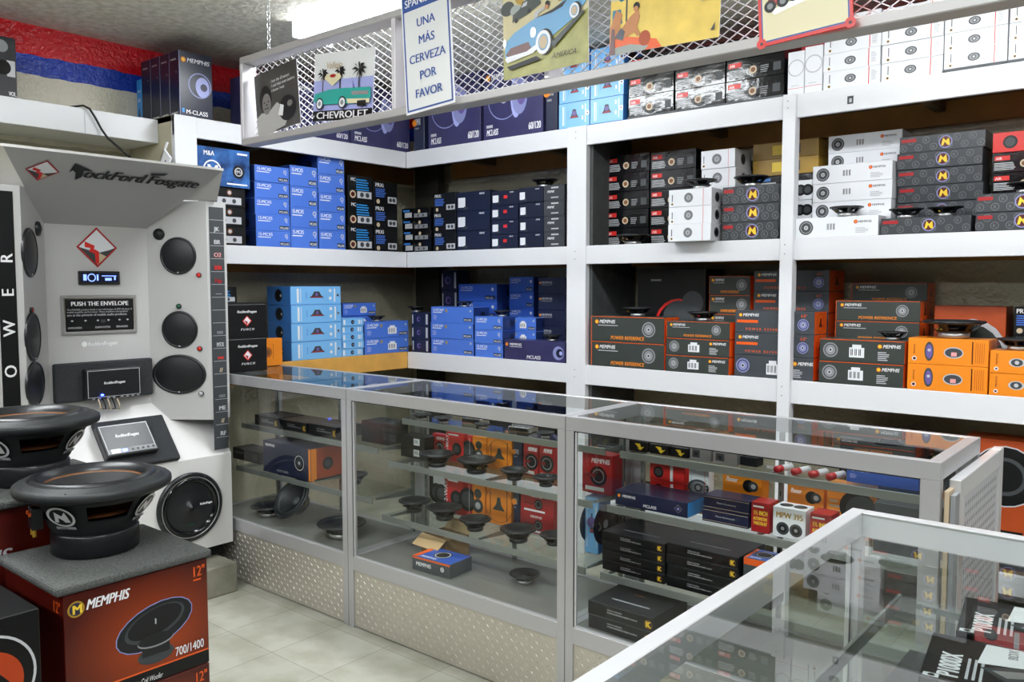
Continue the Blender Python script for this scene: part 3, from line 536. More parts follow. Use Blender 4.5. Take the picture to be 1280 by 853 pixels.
def t_black(f): f.rect(.22, .25, .8, .29, 'grey'); f.rect(.4, .6, .55, .63, 'bronze')
def t_glossM(f): f.rect(.1, .2, .9, .8, 'pat')

# design: (body material, front print, side print, top print)
DESIGN = {
 'royal': ('royal', d_royal, d_navyside, None), 'royalw': ('royal', d_royal_w, d_navyside, None), 'royall': ('royal', d_royal_l, d_navyside, None), 'royald': ('royal2', d_royal_shaded, d_navyside, None),
 'sky': ('skyd', d_sky, d_sky_s, None), 'skysmall': ('sky', d_sky_small, None, None), 'mc': ('black', d_mc, None, None), 'prxi': ('black', d_prxi, None, None), 'smallprint': ('black_gloss', d_smallprint, None, None),
 'mblack': ('black', d_mblack, None, None), 'prime': ('dnavy', d_prime, None, None), 'primer': ('dnavy', d_prime_r, None, None), 'primeg': ('pat', d_primeg, None, None), 'gloss': ('black_gloss', d_pr_gloss, None, None),
 'pattern': ('pat', d_pattern, None, t_glossM), 'white': ('paper', d_white, d_white_sp, None), 'whitel': ('paper', d_whitel, None, None), 'white6': ('paper', d_white6, None, None), 'whitev': ('paper', d_whitev, None, None), 'gold': ('gold', d_gold, None, None),
 'pr': ('charcoal', d_pr, d_orange_sp, None), 'prl': ('charcoal', d_prl, d_orange_sp, None), 'ps': ('slate', d_ps, d_orange_sp, None), 'psl': ('slate', d_psl, d_orange_sp, None), 'or69': ('orange', d_or69, None, None), 'orsmall': ('orange', d_or_small, None, None), 'orbig': ('orange3', d_or_big, None, None),
 'mnavy': ('navy2', d_mnavy, None, None), 'nav': ('navy', d_nav, None, None), 'navend': ('navy', d_nav_end, None, None), 'm60': ('navy2', d_m60, None, None), 'mbig': ('dnavy', d_mbig, d_spine, None), 'sspine': ('cyan', d_sspine, d_sspine, None), 'ma': ('bluepattern', d_ma, None, None), 'punch': ('black', d_punch, None, None),
 'orplain': ('orange', d_orplain, None, None), 'redsp': ('red', d_redsp, None, None), 'redmem': ('crimson', d_redmem, None, None), 'orcs': ('orange', d_orcs, None, None), 'ordisc': ('orange', d_ordisc, None, None), 'wdisc': ('paper', d_wdisc, None, None),
 'blackmem': ('black_plastic', d_blackmem, None, t_black), 'black': ('black', d_black, None, None), 'blacklab': ('black', d_blacklab, None, None), 'plain': ('black_matte', None, None, None), 'memsub': ('maroon', d_memsub, d_memside, None), 'memdk': ('maroon', d_memdk, None, None), 'bigred': ('black', d_bigred, None, None), 'orsub': ('orange3', d_orsub, d_list, None), 'list': ('black', d_list, None, None),
 'mclong': ('navy', d_mclass_long, lambda f: f.rect(0, 0, 1, 1, 'cyan'), None), 'tin': ('navy', d_tin, None, None), 'red15': ('crimson', d_red15, None, None), 'whitetw': ('paper', d_whitetw, None, d_wdisc), 'pioneer': ('orange', d_pioneer, None, None), 'pionl': ('orange', d_pionl, None, None), 'redw': ('red', d_redw, None, None), 'silverb': ('silver', d_silver, None, None), 'flame': ('black', d_flame, None, None),
 'bluebig': ('royal2', d_bluebig, None, None), 'darksil': ('dgrey', d_dark_sil, None, None), 'memor': ('navy', d_memor, d_oror, None), 'bluemem': ('slate', d_bluemem, None, t_bluemem), 'p1000': ('black', d_p1000, None, t_p1000), 'navside': ('royal', d_mclass_long, None, None),
}
_bm = {}
def box_mesh(design, w, h, d, name='speaker_box'):
    k = (design, round(w, 3), round(h, 3), round(d, 3))
    if k not in _bm:
        body, fr, si, to = DESIGN[design]; w, h, d = k[1:]
        m = MB(); m.box(-w/2, w/2, 0, d, 0, h, body, .0012); e = .0014
        if fr: fr(Face(m, (-w/2+e, 0, e), (1, 0, 0), (0, 0, 1), (0, -1, 0), w-2*e, h-2*e, .00012))
        if si:
            si(Face(m, (w/2, e, e), (0, 1, 0), (0, 0, 1), (1, 0, 0), d-2*e, h-2*e, .00012)); si(Face(m, (-w/2, d-e, e), (0, -1, 0), (0, 0, 1), (-1, 0, 0), d-2*e, h-2*e, .00012))
        if to: to(Face(m, (-w/2+e, e, h), (1, 0, 0), (0, 1, 0), (0, 0, 1), w-2*e, d-2*e, .00012))
        # lid seam round the top of the carton
        _bm[k] = m.mesh(name)
    return _bm[k]
def carton(design, w, h, d, loc, rz, label, group=None, name='speaker_box', cat='box'):
    o = bpy.data.objects.new(name, box_mesh(design, w, h, d, name)); COL.objects.link(o); o.location = loc; o.rotation_euler = (0, 0, rz)
    return tag(o, label, cat, group)
def stack(wall, design, xa, xb, ytop, n, zs, what, where, rec=0.02, D=.2, group=None, jit=1, designs=None, plane=None, lift=0):
    """n cartons piled up on a shelf, seen edge to edge between xa and xb, top at ytop"""
    ax, pl, rz = ('y', YS+rec, 0) if wall == 'b' else ('x', XL-rec, math.pi/2)
    if plane is not None: pl = plane
    A, B = P(xa, ytop+8, ax, pl), P(xb, ytop+8, ax, pl); zt = P((xa+xb)/2, ytop, ax, pl).z; h = (zt-zs-lift)/n
    i = 0 if ax == 'y' else 1; w = abs(B[i]-A[i])-.003; c = (A[i]+B[i])/2
    for k in range(n):
        j = random.uniform(-.0015, .0015)*jit; r = random.uniform(-.004, .004)*jit; q = random.uniform(0, .006)*jit
        loc = (c+j, pl+q, zs+lift+k*h+.0005) if ax == 'y' else (pl-q, c+j, zs+lift+k*h+.0005)
        lab = f"{what}, {nth(k, n)}{where}"
        carton(designs[k] if designs else design, w, h-.0008, D, loc, rz+r, lab, group or (where if n > 1 else None))
    return c, pl, zt
# ------------------------------------------------------------------ loose speakers
def depth(p): return -(ROT.transposed() @ (Vector(p)-Vector((0, 0, CAMZ)))).z
def make_speaker(kind):
    """unit speaker standing on its magnet, rim radius 1"""
    r = bpy.data.objects.new('loose_speaker', None); COL.objects.link(r); r.empty_display_size = .02
    hh = {'deep': .74, 'flat': .60}[kind]
    m = MB()
    m.lathe([(.50, .30*hh), (.54, .34*hh), (.62, .42*hh), (.86, .80*hh), (.99, .86*hh), (1.0, .90*hh), (1.0, .96*hh), (.97, hh), (.84, hh), (.82, .93*hh), (.60, .46*hh), (.50, .36*hh)], 'black_plastic', 32, skip=lambda a, j: j in (2, 9) and (a % 60) > 16)
    for i in range(4):
        a = math.pi/4+i*math.pi/2; m.lathe([(.0, hh*1.001), (.035, hh*1.001), (.035, hh*1.006), (0, hh*1.006)], 'dgrey', 6, (math.cos(a)*.92, math.sin(a)*.92, 0))
    m.obj('basket', r)
    MB().lathe([(.47, 0), (.5, .02), (.5, .30*hh), (.46, .32*hh), (0, .32*hh)], 'silver' if kind == 'flat' else 'black_plastic', 28).obj('magnet', r)
    MB().lathe([(.85, .96*hh), (.80, 1.02*hh), (.74, 1.02*hh), (.70, .93*hh)], 'rubber', 32).obj('surround', r)
    MB().lathe([(.71, .93*hh), (.24, .55*hh), (.2, .55*hh)], 'cone_black', 32).obj('cone', r)
    MB().lathe([(.22, .55*hh), (.16, .64*hh), (0, .68*hh)], 'dgrey', 20).obj('dust_cap', r)
    m = MB(); m.box(.55, .70, -.12, .12, .46*hh, .60*hh, 'black_plastic'); m.box(.70, .76, -.09, -.04, .48*hh, .56*hh, 'gold'); m.box(.70, .76, .04, .09, .48*hh, .56*hh, 'gold'); m.obj('terminal', r)
    return r
PROTO = {}
def speaker(kind, loc, R, label, group=None, rz=0, tilt=(0, 0)):
    if kind not in PROTO: PROTO[kind] = make_speaker(kind); o = PROTO[kind]
    else: o = copy_tree(PROTO[kind])
    if 'group' in o: del o['group']
    o.location = loc; o.scale = (R, R, R); o.rotation_euler = (tilt[0], tilt[1], rz)
    return tag(o, label, 'speaker', group)
def spk_on(kind, xa, xb, ybase, z, label, plane=None, ax='z', group=None, rz=None, R=None):
    """speaker whose base stands at height z (or against a given plane)"""
    c = P((xa+xb)/2, ybase, ax if plane is not None else 'z', plane if plane is not None else z)
    R = R or (xb-xa)/2*depth(c)/F
    if z < 1 and c.y < 3: c.y = min(c.y, 2.553-R)
    return speaker(kind, (c.x, c.y, z+.001), R*.97, label, group, rz if rz is not None else random.uniform(0, 6))

def big_woofer(loc, rz, label, tilt=(0, 0)):
    r = root('subwoofer', label, 'subwoofer', loc, 0); r.rotation_euler = (tilt[0], tilt[1], rz)
    R, H = .157, .165
    win = lambda a, j: 22 < (a % 90) < 68
    m = MB()
    m.lathe([(.086, .052), (.092, .060), (.096, .070)], 'rubber', 72)
    m.lathe([(.096, .070), (.102, .084), (.128, .122), (.134, .132)], 'rubber', 72, skip=lambda a, j: win(a, j) and j == 1)
    m.lathe([(.132, .132), (.100, .086), (.094, .070)], 'rubber', 72, skip=lambda a, j: win(a, j) and j == 0)
    m.lathe([(.134, .132), (.140, .136), (.140, .142)], 'rubber', 72)
    m.obj('basket', r)
    g = MB(); g.lathe([(.128, .132), (.150, .134), (.159, .139), (.161, .146), (.160, .154), (.155, .158), (.143, .158), (.139, .165), (.130, .166), (.126, .160)], 'rubber', 72)
    for i in range(8):
        a = i*math.pi/4+.2; g.lathe([(.0, .159), (.003, .159), (.003, .1585)], 'black', 8, (.150*math.cos(a), .150*math.sin(a), 0))
    g.obj('rim_gasket', r)
    MB().lathe([(.130, .160), (.124, .170), (.112, .170), (.104, .156), (.102, .154)], 'black_plastic', 72).obj('surround', r)
    c = MB(); c.lathe([(.104, .155), (.1005, .150)], 'copperline', 72); c.lathe([(.1005, .150), (.05, .105)], 'cone_dark', 60); c.lathe([(.055, .108), (.04, .118), (0, .124)], 'cone_dark', 40); c.obj('cone', r)
    MB().lathe([(.086, .088), (.070, .092), (.05, .088), (.04, .095)], 'bronze', 48).obj('spider', r)
    MB().lathe([(.0, 0), (.085, 0), (.090, .004), (.090, .046), (.086, .052), (.03, .052)], 'black_plastic', 72).obj('magnet', r)
    for i in (0, 1, 2, 3):
        a = math.radians(i*90); ca, sa = math.cos(a), math.sin(a); N = Vector((ca*.83, sa*.83, -.56)).normalized(); U = Vector((-sa, ca, 0)); V = N.cross(U)*1
        if V.z < 0: V = -V
        b = MB(); f = Face(b, Vector((ca*.1165, sa*.1165, .103))-U*.03-V*.03+N*.002, U, V, N, .06, .06, .0006)
        f.disc(.5, .5, .5, 'white', .5, seg=32).disc(.5, .5, .41, 'black')
        f.poly([(.2, .24), (.34, .24), (.4, .48), (.52, .36), (.58, .24), (.78, .24), (.72, .78), (.55, .56), (.34, .78)], 'white')
        b.obj('badge', r)
        b = MB(); f = Face(b, Vector((ca*.0975, sa*.0975, .072))-U*.022+N*.002, U, V, N, .044, .008, .0006); f.rect(0, 0, 1, 1, 'lgrey'); f.text('MOJO', .2, .2, .6, 'black', .6, .02); b.obj('name_strip', r)
    t = MB()
    for s in (-.012, .012): t.box(.105, .128, s-.007, s+.007, .066, .112, 'black_plastic', .001); t.box(.110, .132, s-.005, s+.005, .096, .103, 'orange2'); t.lathe([(.004, 0), (.004, .016)], 'gold', 8, (.122, s, .05))
    o = t.obj('terminal', r); o.rotation_euler = (0, 0, math.radians(-45))
    return r

# ------------------------------------------------------------------ front left: stacked subwoofer cartons
bx0, by0, by1 = -1.695, .662, .968
K = root('riser', 'low plain riser under the subwoofer cartons at the front left', 'riser', (bx0-.16, (by0+by1)/2, 0)); m = MB(); m.box(-.135, .14, -.14, .14, 0, .1, 'wood_dark', .003); m.obj('riser_box', K)
for k, (z, l) in enumerate(((.101, 'red subwoofer carton at the bottom of the front left pile'), (.341, 'red subwoofer carton directly below the MEMPHIS 700/1400 carton'), (.581, 'red MEMPHIS 700/1400 subwoofer carton with 12" print, topmost of the front left pile'))):
    carton('memsub', by1-by0, .2385, .30, (bx0-.0, (by0+by1)/2, z), math.pi/2, l, 'subwoofer cartons in the front left pile', 'subwoofer_carton', 'carton')
tag(MB().box(-.318, .0, -.165, .165, 0, .018, 'carpet', .006).obj('carpeted_board', None, (bx0+.006, (by0+by1)/2-.002, .8205)), 'grey carpeted board under the front subwoofer, on the MEMPHIS 700/1400 carton', 'board')
big_woofer((-1.895, .815, .8395), math.radians(-56), 'black 12 inch subwoofer with white M badges standing on the front carton')
# second subwoofer and its carton
p2 = (-2.205, .795)
carton('memdk', .56, .30, .36, (-2.035, .695, .63), math.pi/2, 'dark red MEMPHIS carton under the rear subwoofer at the left edge', None, 'subwoofer_carton', 'carton')
carton('memdk', .56, .626, .36, (-2.035, .695, 0.002), math.pi/2, 'tall dark red carton standing on the floor under the rear subwoofer', None, 'subwoofer_carton', 'carton')
tag(MB().box(-.37, .0, -.285, .285, 0, .018, 'carpet', .006).obj('carpeted_board', None, (-2.025, .695, .9305)), 'grey carpeted board under the rear subwoofer at the left edge', 'board')
big_woofer((p2[0], p2[1], .949), math.radians(-53), 'black 12 inch subwoofer cut by the left edge of the picture')
# black carton at the lower left corner
r = root('subwoofer_carton', 'glossy black subwoofer carton with orange cone print in the lower left corner', 'carton', (-1.62, .40, 0))
m = MB(); m.box(-.36, 0, -.17, .192, .002, .838, 'black', .002)
f = Face(m, (0, -.17, .45), (0, 1, 0), (0, 0, 1), (1, 0, 0), .36, .39, .0003); f.ring(.76, .72, .205, .012, 'lgrey', 40).disc(.76, .70, .15, 'rust', seg=32); f.poly([(.76, .8), (.9, .64), (.8, .5), (.7, .55)], 'black')
f = Face(m, (-.36, .192, .838), (0, -1, 0), (1, 0, 0), (0, 0, 1), .362, .36, .0003); f.text('MEMPHIS AUDIO', .1, .45, .05, 'grey', .5)
m.obj('box_body', r)
# ------------------------------------------------------------------ display kiosk
def hit(px, py, p0, N):
    r = ROT @ Vector((px-CX, CY-py, -F)); o = Vector((0, 0, CAMZ)); N = Vector(N)
    return o+r*((Vector(p0)-o).dot(N)/r.dot(N))
KX, KI, KB = -3.55, -3.77, -3.835
K = root('display_kiosk', 'white speaker display kiosk with Rockford Fosgate header and POWER lettering', 'display stand', (KX, 1.675, 0))
def kobj(m, name, parent=None):
    for i, v in enumerate(m.v): m.v[i] = (v[0]-KX, v[1]-1.675, v[2])
    return m.obj(name, parent or K)
WL, WR = (KI, 1.452), (KI, 1.894)
m = MB(); plan = [(KB, 1.185), (KX, 1.185), (KX, 1.285), (KI, 1.452), (KI, 1.894), (KX, 2.065), (KX, 2.165), (KB, 2.165)]
m.prism([(x, y, .8) for x, y in plan], (0, 0, 1.01), 'kiosk', cap=False)
m.add([(x, y, 1.81) for x, y in [plan[0], plan[1], plan[2], plan[3]]]+[(KB, 1.452, 1.81)], [(0, 1, 2, 3, 4)], 'kiosk_white'); m.add([(x, y, 1.81) for x, y in [plan[4], plan[5], plan[6], plan[7]]]+[(KB, 1.894, 1.81)], [(0, 1, 2, 3, 4)], 'kiosk_white')
kobj(m, 'back_panel')
m = MB(); m.prism([(KX, 1.185, .2), (KX, 1.185, .63), (KI, 1.185, .877), (KB, 1.185, .877), (KB, 1.185, .2)], (0, .98, 0), 'kiosk_white'); kobj(m, 'base')
MBb = MB(); MBb.box(KB, KX-.05, 1.2, 2.14, .141, .2, 'black_matte'); kobj(MBb, 'recessed_base')
B1, B2, T1, T2 = (KI, 1.452, 1.685), (KI, 1.894, 1.685), (-3.40, 1.18, 1.932), (-3.40, 2.064, 1.934)
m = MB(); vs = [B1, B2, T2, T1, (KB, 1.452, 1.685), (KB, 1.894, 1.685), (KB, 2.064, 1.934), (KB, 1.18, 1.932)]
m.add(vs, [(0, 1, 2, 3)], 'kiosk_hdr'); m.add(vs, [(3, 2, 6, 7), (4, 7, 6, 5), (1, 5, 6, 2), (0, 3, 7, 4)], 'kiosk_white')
m.prism([(-3.40, 1.175, 1.932), (-3.40, 2.068, 1.934), (-3.40, 2.068, 1.944), (-3.40, 1.175, 1.942)], (-.43, 0, 0), 'kiosk_white')
m.prism([T2, (-3.53, 2.11, 1.812), (-3.62, 1.98, 1.812)], (-.01, .004, .004), 'kiosk')
hd = kobj(m, 'header')
# header print
NH = Vector((.552, 0, -.834)); VH = Vector((.834, 0, .552))
def face_at(mb, px, py, p0, N, U, V, w, h, gap=.0006): return Face(mb, hit(px, py, p0, N), U, V, N, w, h, gap)
b = MB(); o = hit(82, 226, B1, NH); e = hit(242, 246, B1, NH); wd = (e-o).dot(Vector((0, 1, 0)))
f = Face(b, o+NH*.001, (0, 1, 0), VH, NH, wd, .11, .0008)
f.poly([(-.01, .5), (.0, 1.02), (.15, .68), (.085, .66), (.09, .3), (.055, .1), (.035, .5), (.01, .62)], 'black'); f.text('ockFord', .09, .3, .5, 'black', .43, .06, shear=.2); f.text('Fosgate', .55, .3, .5, 'black', .44, .06, shear=.2); f.poly([(.55, .9), (.68, 1.0), (.66, .86), (.56, .8)], 'black')
kobj(b, 'lettering', hd)
def emblem(px, py, p0, N, U, V, s, par):
    b = MB(); c = hit(px, py, p0, N); U, V, N = Vector(U), Vector(V), Vector(N); f = Face(b, c-U*s-V*s+N*.001, U, V, N, 2*s, 2*s, .0008)
    f.poly([(.5, 0), (1, .5), (.5, 1), (0, .5)], 'crimson'); f.poly([(.5, .06), (.94, .5), (.5, .94), (.06, .5)], 'paper'); f.poly([(.5, .06), (.94, .5), (.8, .44), (.5, .36), (.25, .44), (.06, .5)], 'dgrey'); f.poly([(.5, .06), (.72, .28), (.56, .36), (.5, .3)], 'ceramic')
    f.poly([(.2, .64), (.44, .54), (.42, .46), (.54, .4), (.54, .1), (.46, .1), (.44, .34), (.3, .4), (.34, .48), (.2, .5)], 'red')
    return kobj(b, 'emblem', par)
emblem(53, 213, B1, NH, (0, 1, 0), VH, .062, hd); bp = K.children[0]; emblem(121, 309.5, B1, (1, 0, 0), (0, 1, 0), (0, 0, 1), .088, None)
# grilles on the wings
UR = Vector((.22, .171, 0)).normalized(); NR = Vector((UR.y, -UR.x, 0)); UL = Vector((-.22, .167, 0)).normalized(); NL = Vector((-UL.y*-1, .0, 0)); NL = Vector((UL.y, -UL.x, 0))
def grille(px, py, rx, rz, side, nm='speaker_grille', dome=.010, mat='cone_black'):
    U, N, p0 = (UR, NR, (KI, 1.894, 1)) if side == 'r' else (UL, NL, (KI, 1.452, 1)) if side == 'l' else (Vector((0, 1, 0)), Vector((1, 0, 0)), (KI, 1.6, 1))
    c = hit(px, py, p0, N); m = MB(); m.T = Matrix((U, Vector((0, 0, 1)), N)).transposed().to_4x4()
    m.T = Matrix.Translation(c) @ m.T
    k = rz/rx; m.lathe([(rx, -.002), (rx, .006), (rx*.97, .010), (rx*.90, .010), (rx*.88, .007)], 'black_plastic', 40, sy=k)
    m.lathe([(rx*.88, .007), (rx*.6, .007+dome*.6), (rx*.3, .007+dome*.9), (0, .007+dome)], mat, 40, sy=k)
    if rx > .05: m.box(-.004, .004, -rz*.92, -rz*.86, .010, .0115, 'lgrey')
    return kobj(m, nm)
for a in ((223, 320, .084, .086, 'r'), (225, 412, .084, .086, 'r'), (224.5, 468, .126, .092, 'r'), (36, 316, .084, .098, 'l'), (40, 421, .084, .098, 'l'), (43, 480, .105, .09, 'l')): grille(*a)
grille(199, 293, .026, .026, 'r', 'tweeter', .012); grille(46, 286, .026, .03, 'l', 'tweeter', .012)
for px, py, s, mt in ((224, 383, 'r', 'greenlens'), (249, 344, 'r', 'red'), (250, 436, 'r', 'red'), (252, 492, 'r', 'lgrey'), (38, 388, 'l', 'crimson')): grille(px, py, .0115, .0115, s, 'indicator_lamp', .006, mt)
# centre panel: head unit, sign, amplifier board
def cpanel(name, pxa, pya, pxb, pyb, dx, mat, fn=None, bev=.003, x=KI, parent=None, gap=.0005):
    a, b = P(pxa, pyb, 'x', x), P(pxb, pya, 'x', x); m = MB(); m.box(x-.001, x+dx, a.y, b.y, a.z, b.z, mat, bev); w, h = b.y-a.y, b.z-a.z
    if fn: fn(Face(m, (x+dx, a.y, a.z), (0, 1, 0), (0, 0, 1), (1, 0, 0), w, h, gap))
    return kobj(m, name, parent)
def f_head(f): f.rect(.05, .2, .95, .85, 'screen'); f.ring(.3, .52, .3, .07, 'screen_blue', 24); f.rect(.1, .3, .18, .75, 'screen_blue'); f.rect(.42, .3, .46, .75, 'screen_blue'); f.rect(.54, .62, .9, .68, 'screen_blue'); f.rect(.62, .3, .78, .5, 'screen_blue'); f.rect(.84, .35, .88, .6, 'screen_blue')
cpanel('head_unit', 97.5, 339.5, 148.5, 356, .012, 'black_plastic', f_head)
def f_sign(f):
    f.rect(.035, .06, .965, .94, 'chrome'); f.rect(.05, .09, .95, .91, 'black'); f.text('PUSH THE ENVELOPE', .5, .74, .11, 'white', .86, .04, al='c')
    f.text('The POWER product family is the culmination of 2001-02 ideas of', .07, .62, .045, 'lgrey', .86); f.text('mobile amplifier performance. These amplifiers and speakers', .07, .56, .045, 'lgrey', .86); f.text('are at the pinnacle of mobile audio products.', .07, .48, .06, 'lgrey', .84, .02)
    for u in (.13, .3, .46, .6, .75, .86): f.disc(u, .36, .03, 'lgrey', .02)
    f.rect(.5, .3, .56, .38, 'dgrey')
    for u, t in ((.07, 'AMPLIFIERS'), (.42, 'SUBWOOFERS'), (.7, 'SPEAKERS')): f.text(t, u, .16, .05, 'lgrey', .2, .02)
cpanel('sign_plate', 76.5, 369, 169.5, 420, .008, 'silver', f_sign)
def f_tiny(f): f.text('RockfordFosgate', .15, .2, .6, 'white', .85, .03, shear=.2); f.disc(.06, .5, .4, 'white')
b = MB(); a0 = P(103, 435, 'x', KI); b0 = P(146, 425, 'x', KI); f_tiny(Face(b, (KI, a0.y, a0.z), (0, 1, 0), (0, 0, 1), (1, 0, 0), b0.y-a0.y, .03, .0006)); kobj(b, 'small_lettering')
ab = cpanel('amplifier_board', 66, 447, 187, 505, .03, 'carpet_d', None, .008)
def f_amp(f):
    f.rect(.03, .06, .97, .95, 'lgrey'); f.rect(.04, .075, .96, .935, 'black_plastic'); f.text('RockfordFosgate', .5, .48, .09, 'white', .38, .03, al='c', shear=.2)
    for u in (.1, .2, .36, .46, .6, .7, .8, .9): f.rect(u, .0, u+.05, .05, 'grey')
am = cpanel('amplifier', 103, 457, 171, 500, .04, 'black_plastic', f_amp, .006, x=KI+.029)
m = MB(); c = P(128, 495, 'x', KI+.075); m.lathe([(.0, 0), (.006, 0), (.006, .006), (0, .008)], 'led_blue', 12, tuple(c)); kobj(m, 'blue_lamp', am)
m = MB()
for k in range(5):
    c = P(122+k*6, 498, 'x', KI+.06); m.tube([c, c+Vector((.02, 0, -.02)), c+Vector((.02, .005, -.045)), c+Vector((-.02, .01, -.05))], .003, 'black' if k % 2 else 'ceramic', 6)
kobj(m, 'cables', am)
# amplifier lying on the slope
NS = Vector((.247, 0, .22)).normalized(); VS = Vector((-.22, 0, .247)).normalized(); pS = (KX, 1.6, .63)
def slab(name, pxs, th, mat, fn, off=0, bev=.004, parent=None):
    q = [hit(x, y, Vector(pS)+NS*off, NS) for x, y in pxs]; ys = [p.y for p in q]; vv = [(p-Vector(pS)).dot(VS) for p in q]
    w, h = max(ys)-min(ys), max(vv)-min(vv); m = MB(); m.T = Matrix.Translation(Vector((KX, min(ys), .63))+VS*min(vv)+NS*off) @ Matrix((Vector((0, 1, 0)), VS, NS)).transposed().to_4x4()
    m.box(0, w, 0, h, 0, th, mat, bev)
    if fn: fn(Face(m, (0, 0, th), (1, 0, 0), (0, 1, 0), (0, 0, 1), w, h, .0006))
    return kobj(m, name, parent)
slab('amplifier_board', [(112, 533), (203, 528), (220, 577)], .028, 'carpet_d', None, .0005, .008)
def f_amp2(f):
    f.rect(.04, .05, .96, .96, 'lgrey'); f.rect(.055, .2, .945, .93, 'black_plastic'); f.text('RockfordFosgate', .5, .55, .1, 'white', .45, .03, al='c', shear=.2); f.rect(.05, .05, .96, .2, 'grey'); f.rect(.1, .06, .28, .19, 'white'); f.rect(.3, .08, .4, .17, 'led_blue')
    for u in (.5, .6, .7, .8, .9): f.disc(u, .12, .035, 'black')
slab('amplifier', [(116, 539), (179, 532), (196, 567)], .035, 'black_plastic', f_amp2, .029, .006)
# subwoofer in the base
c = P(237, 634, 'x', KX); m = MB(); m.T = Matrix.Translation(c) @ Matrix(((0, 0, 1), (1, 0, 0), (0, 1, 0))).to_4x4()
m.lathe([(.158, -.002), (.160, .010), (.152, .016), (.140, .016), (.136, .012)], 'black_plastic', 56); m.lathe([(.141, .0165), (.137, .0175), (.137, .015)], 'silver', 56); m.lathe([(.137, .013), (.130, .022), (.118, .020), (.112, .006)], 'black_gloss', 56); m.lathe([(.112, .006), (.03, -.0), (.012, .014), (0, .028)], 'black_plastic', 56)
for i in range(8): a = i*math.pi/4+.3; m.lathe([(0, .018), (.004, .018), (.004, .016)], 'dgrey', 8, (.149*math.cos(a), .149*math.sin(a), 0))
f = Face(m, (.045, .0, .0115), (1, 0, 0), (0, 1, 0), (0, 0, 1), .06, .014, .001); f.text('RockfordFosgate', 0, .1, .8, 'white', 1, .03)
f = Face(m, (-.02, -.085, .0118), (1, 0, 0), (0, 1, 0), (0, 0, 1), .04, .014, .001); f.text('P3D4', 0, .1, .7, 'greenlens', 1, .03)
kobj(m, 'subwoofer_driver')
# brand strip and POWER strip on the flanges
z0, z1 = .655, 1.785
b = MB(); f = Face(b, (KX+.001, 2.078, z0), (0, 1, 0), (0, 0, 1), (1, 0, 0), .074, z1-z0, .0008); f.rect(0, 0, 1, 1, 'dgrey')
cells = [('', 0), ('JK', 'lgrey'), ('BR', 'lgrey'), ('O2', 'pink'), ('SON', 'red'), ('Hp', 'crimson'), ('—', 'lgrey'), ('', 0), ('', 0), ('oo', 'grey'), ('MTX', 'lgrey'), ('vw', 'red'), ('//', 'ceramic'), ('', 0), ('oo', 'grey'), ('ME', 'lgrey'), ('//', 'ceramic'), ('RF', 'lgrey'), ('', 0)]
for i, (t, c) in enumerate(cells):
    v = 1-(i+1)/len(cells); f.rect(.02, v, .98, v+.0015, 'lgrey')
    if t: f.text(t, .5, v+.008, .018, c, .5, .05, al='c')
kobj(b, 'brand_strip')
b = MB(); f = Face(b, (KX+.001, 1.197, z0), (0, 1, 0), (0, 0, 1), (1, 0, 0), .062, z1-z0, .0008); f.rect(0, 0, 1, 1, 'black')
for i, ch in enumerate('POWER'):
    c0 = P(8, (0, 462, 410, 360, 318)[i], 'x', KX) if i else Vector((0, 0, .92)); f.text(ch, .83, (c0.z-z0)/(z1-z0)-.03, .039, 'white', 1, .03, rot=math.pi/2)
kobj(b, 'lettering_strip')
# concrete block under the kiosk
tag(MB().box(-.4, 0, -.45, 0, 0, .14, 'concrete', .006).obj('plinth', None, (-3.43, 2.11, 0)), 'dirty grey concrete plinth on the floor under the display kiosk', 'plinth')
# cable hanging over the long shelf
cb = MB(); Q = lambda px, py, x=-3.985: P(px, py, 'x', x)
cb.tube([P(93, 132, 'x', -3.97)+Vector((-.05, 0, .0)), Q(104, 132), Q(112, 136), Q(119, 147), Q(127, 162), Q(135, 173, -3.97), Q(150, 186, -3.95), Q(165, 199, -3.92)], .005, 'black', 6)
tag(cb.obj('hanging_cable'), 'thin black cable hanging over the edge of the long shelf above the kiosk', 'cable')

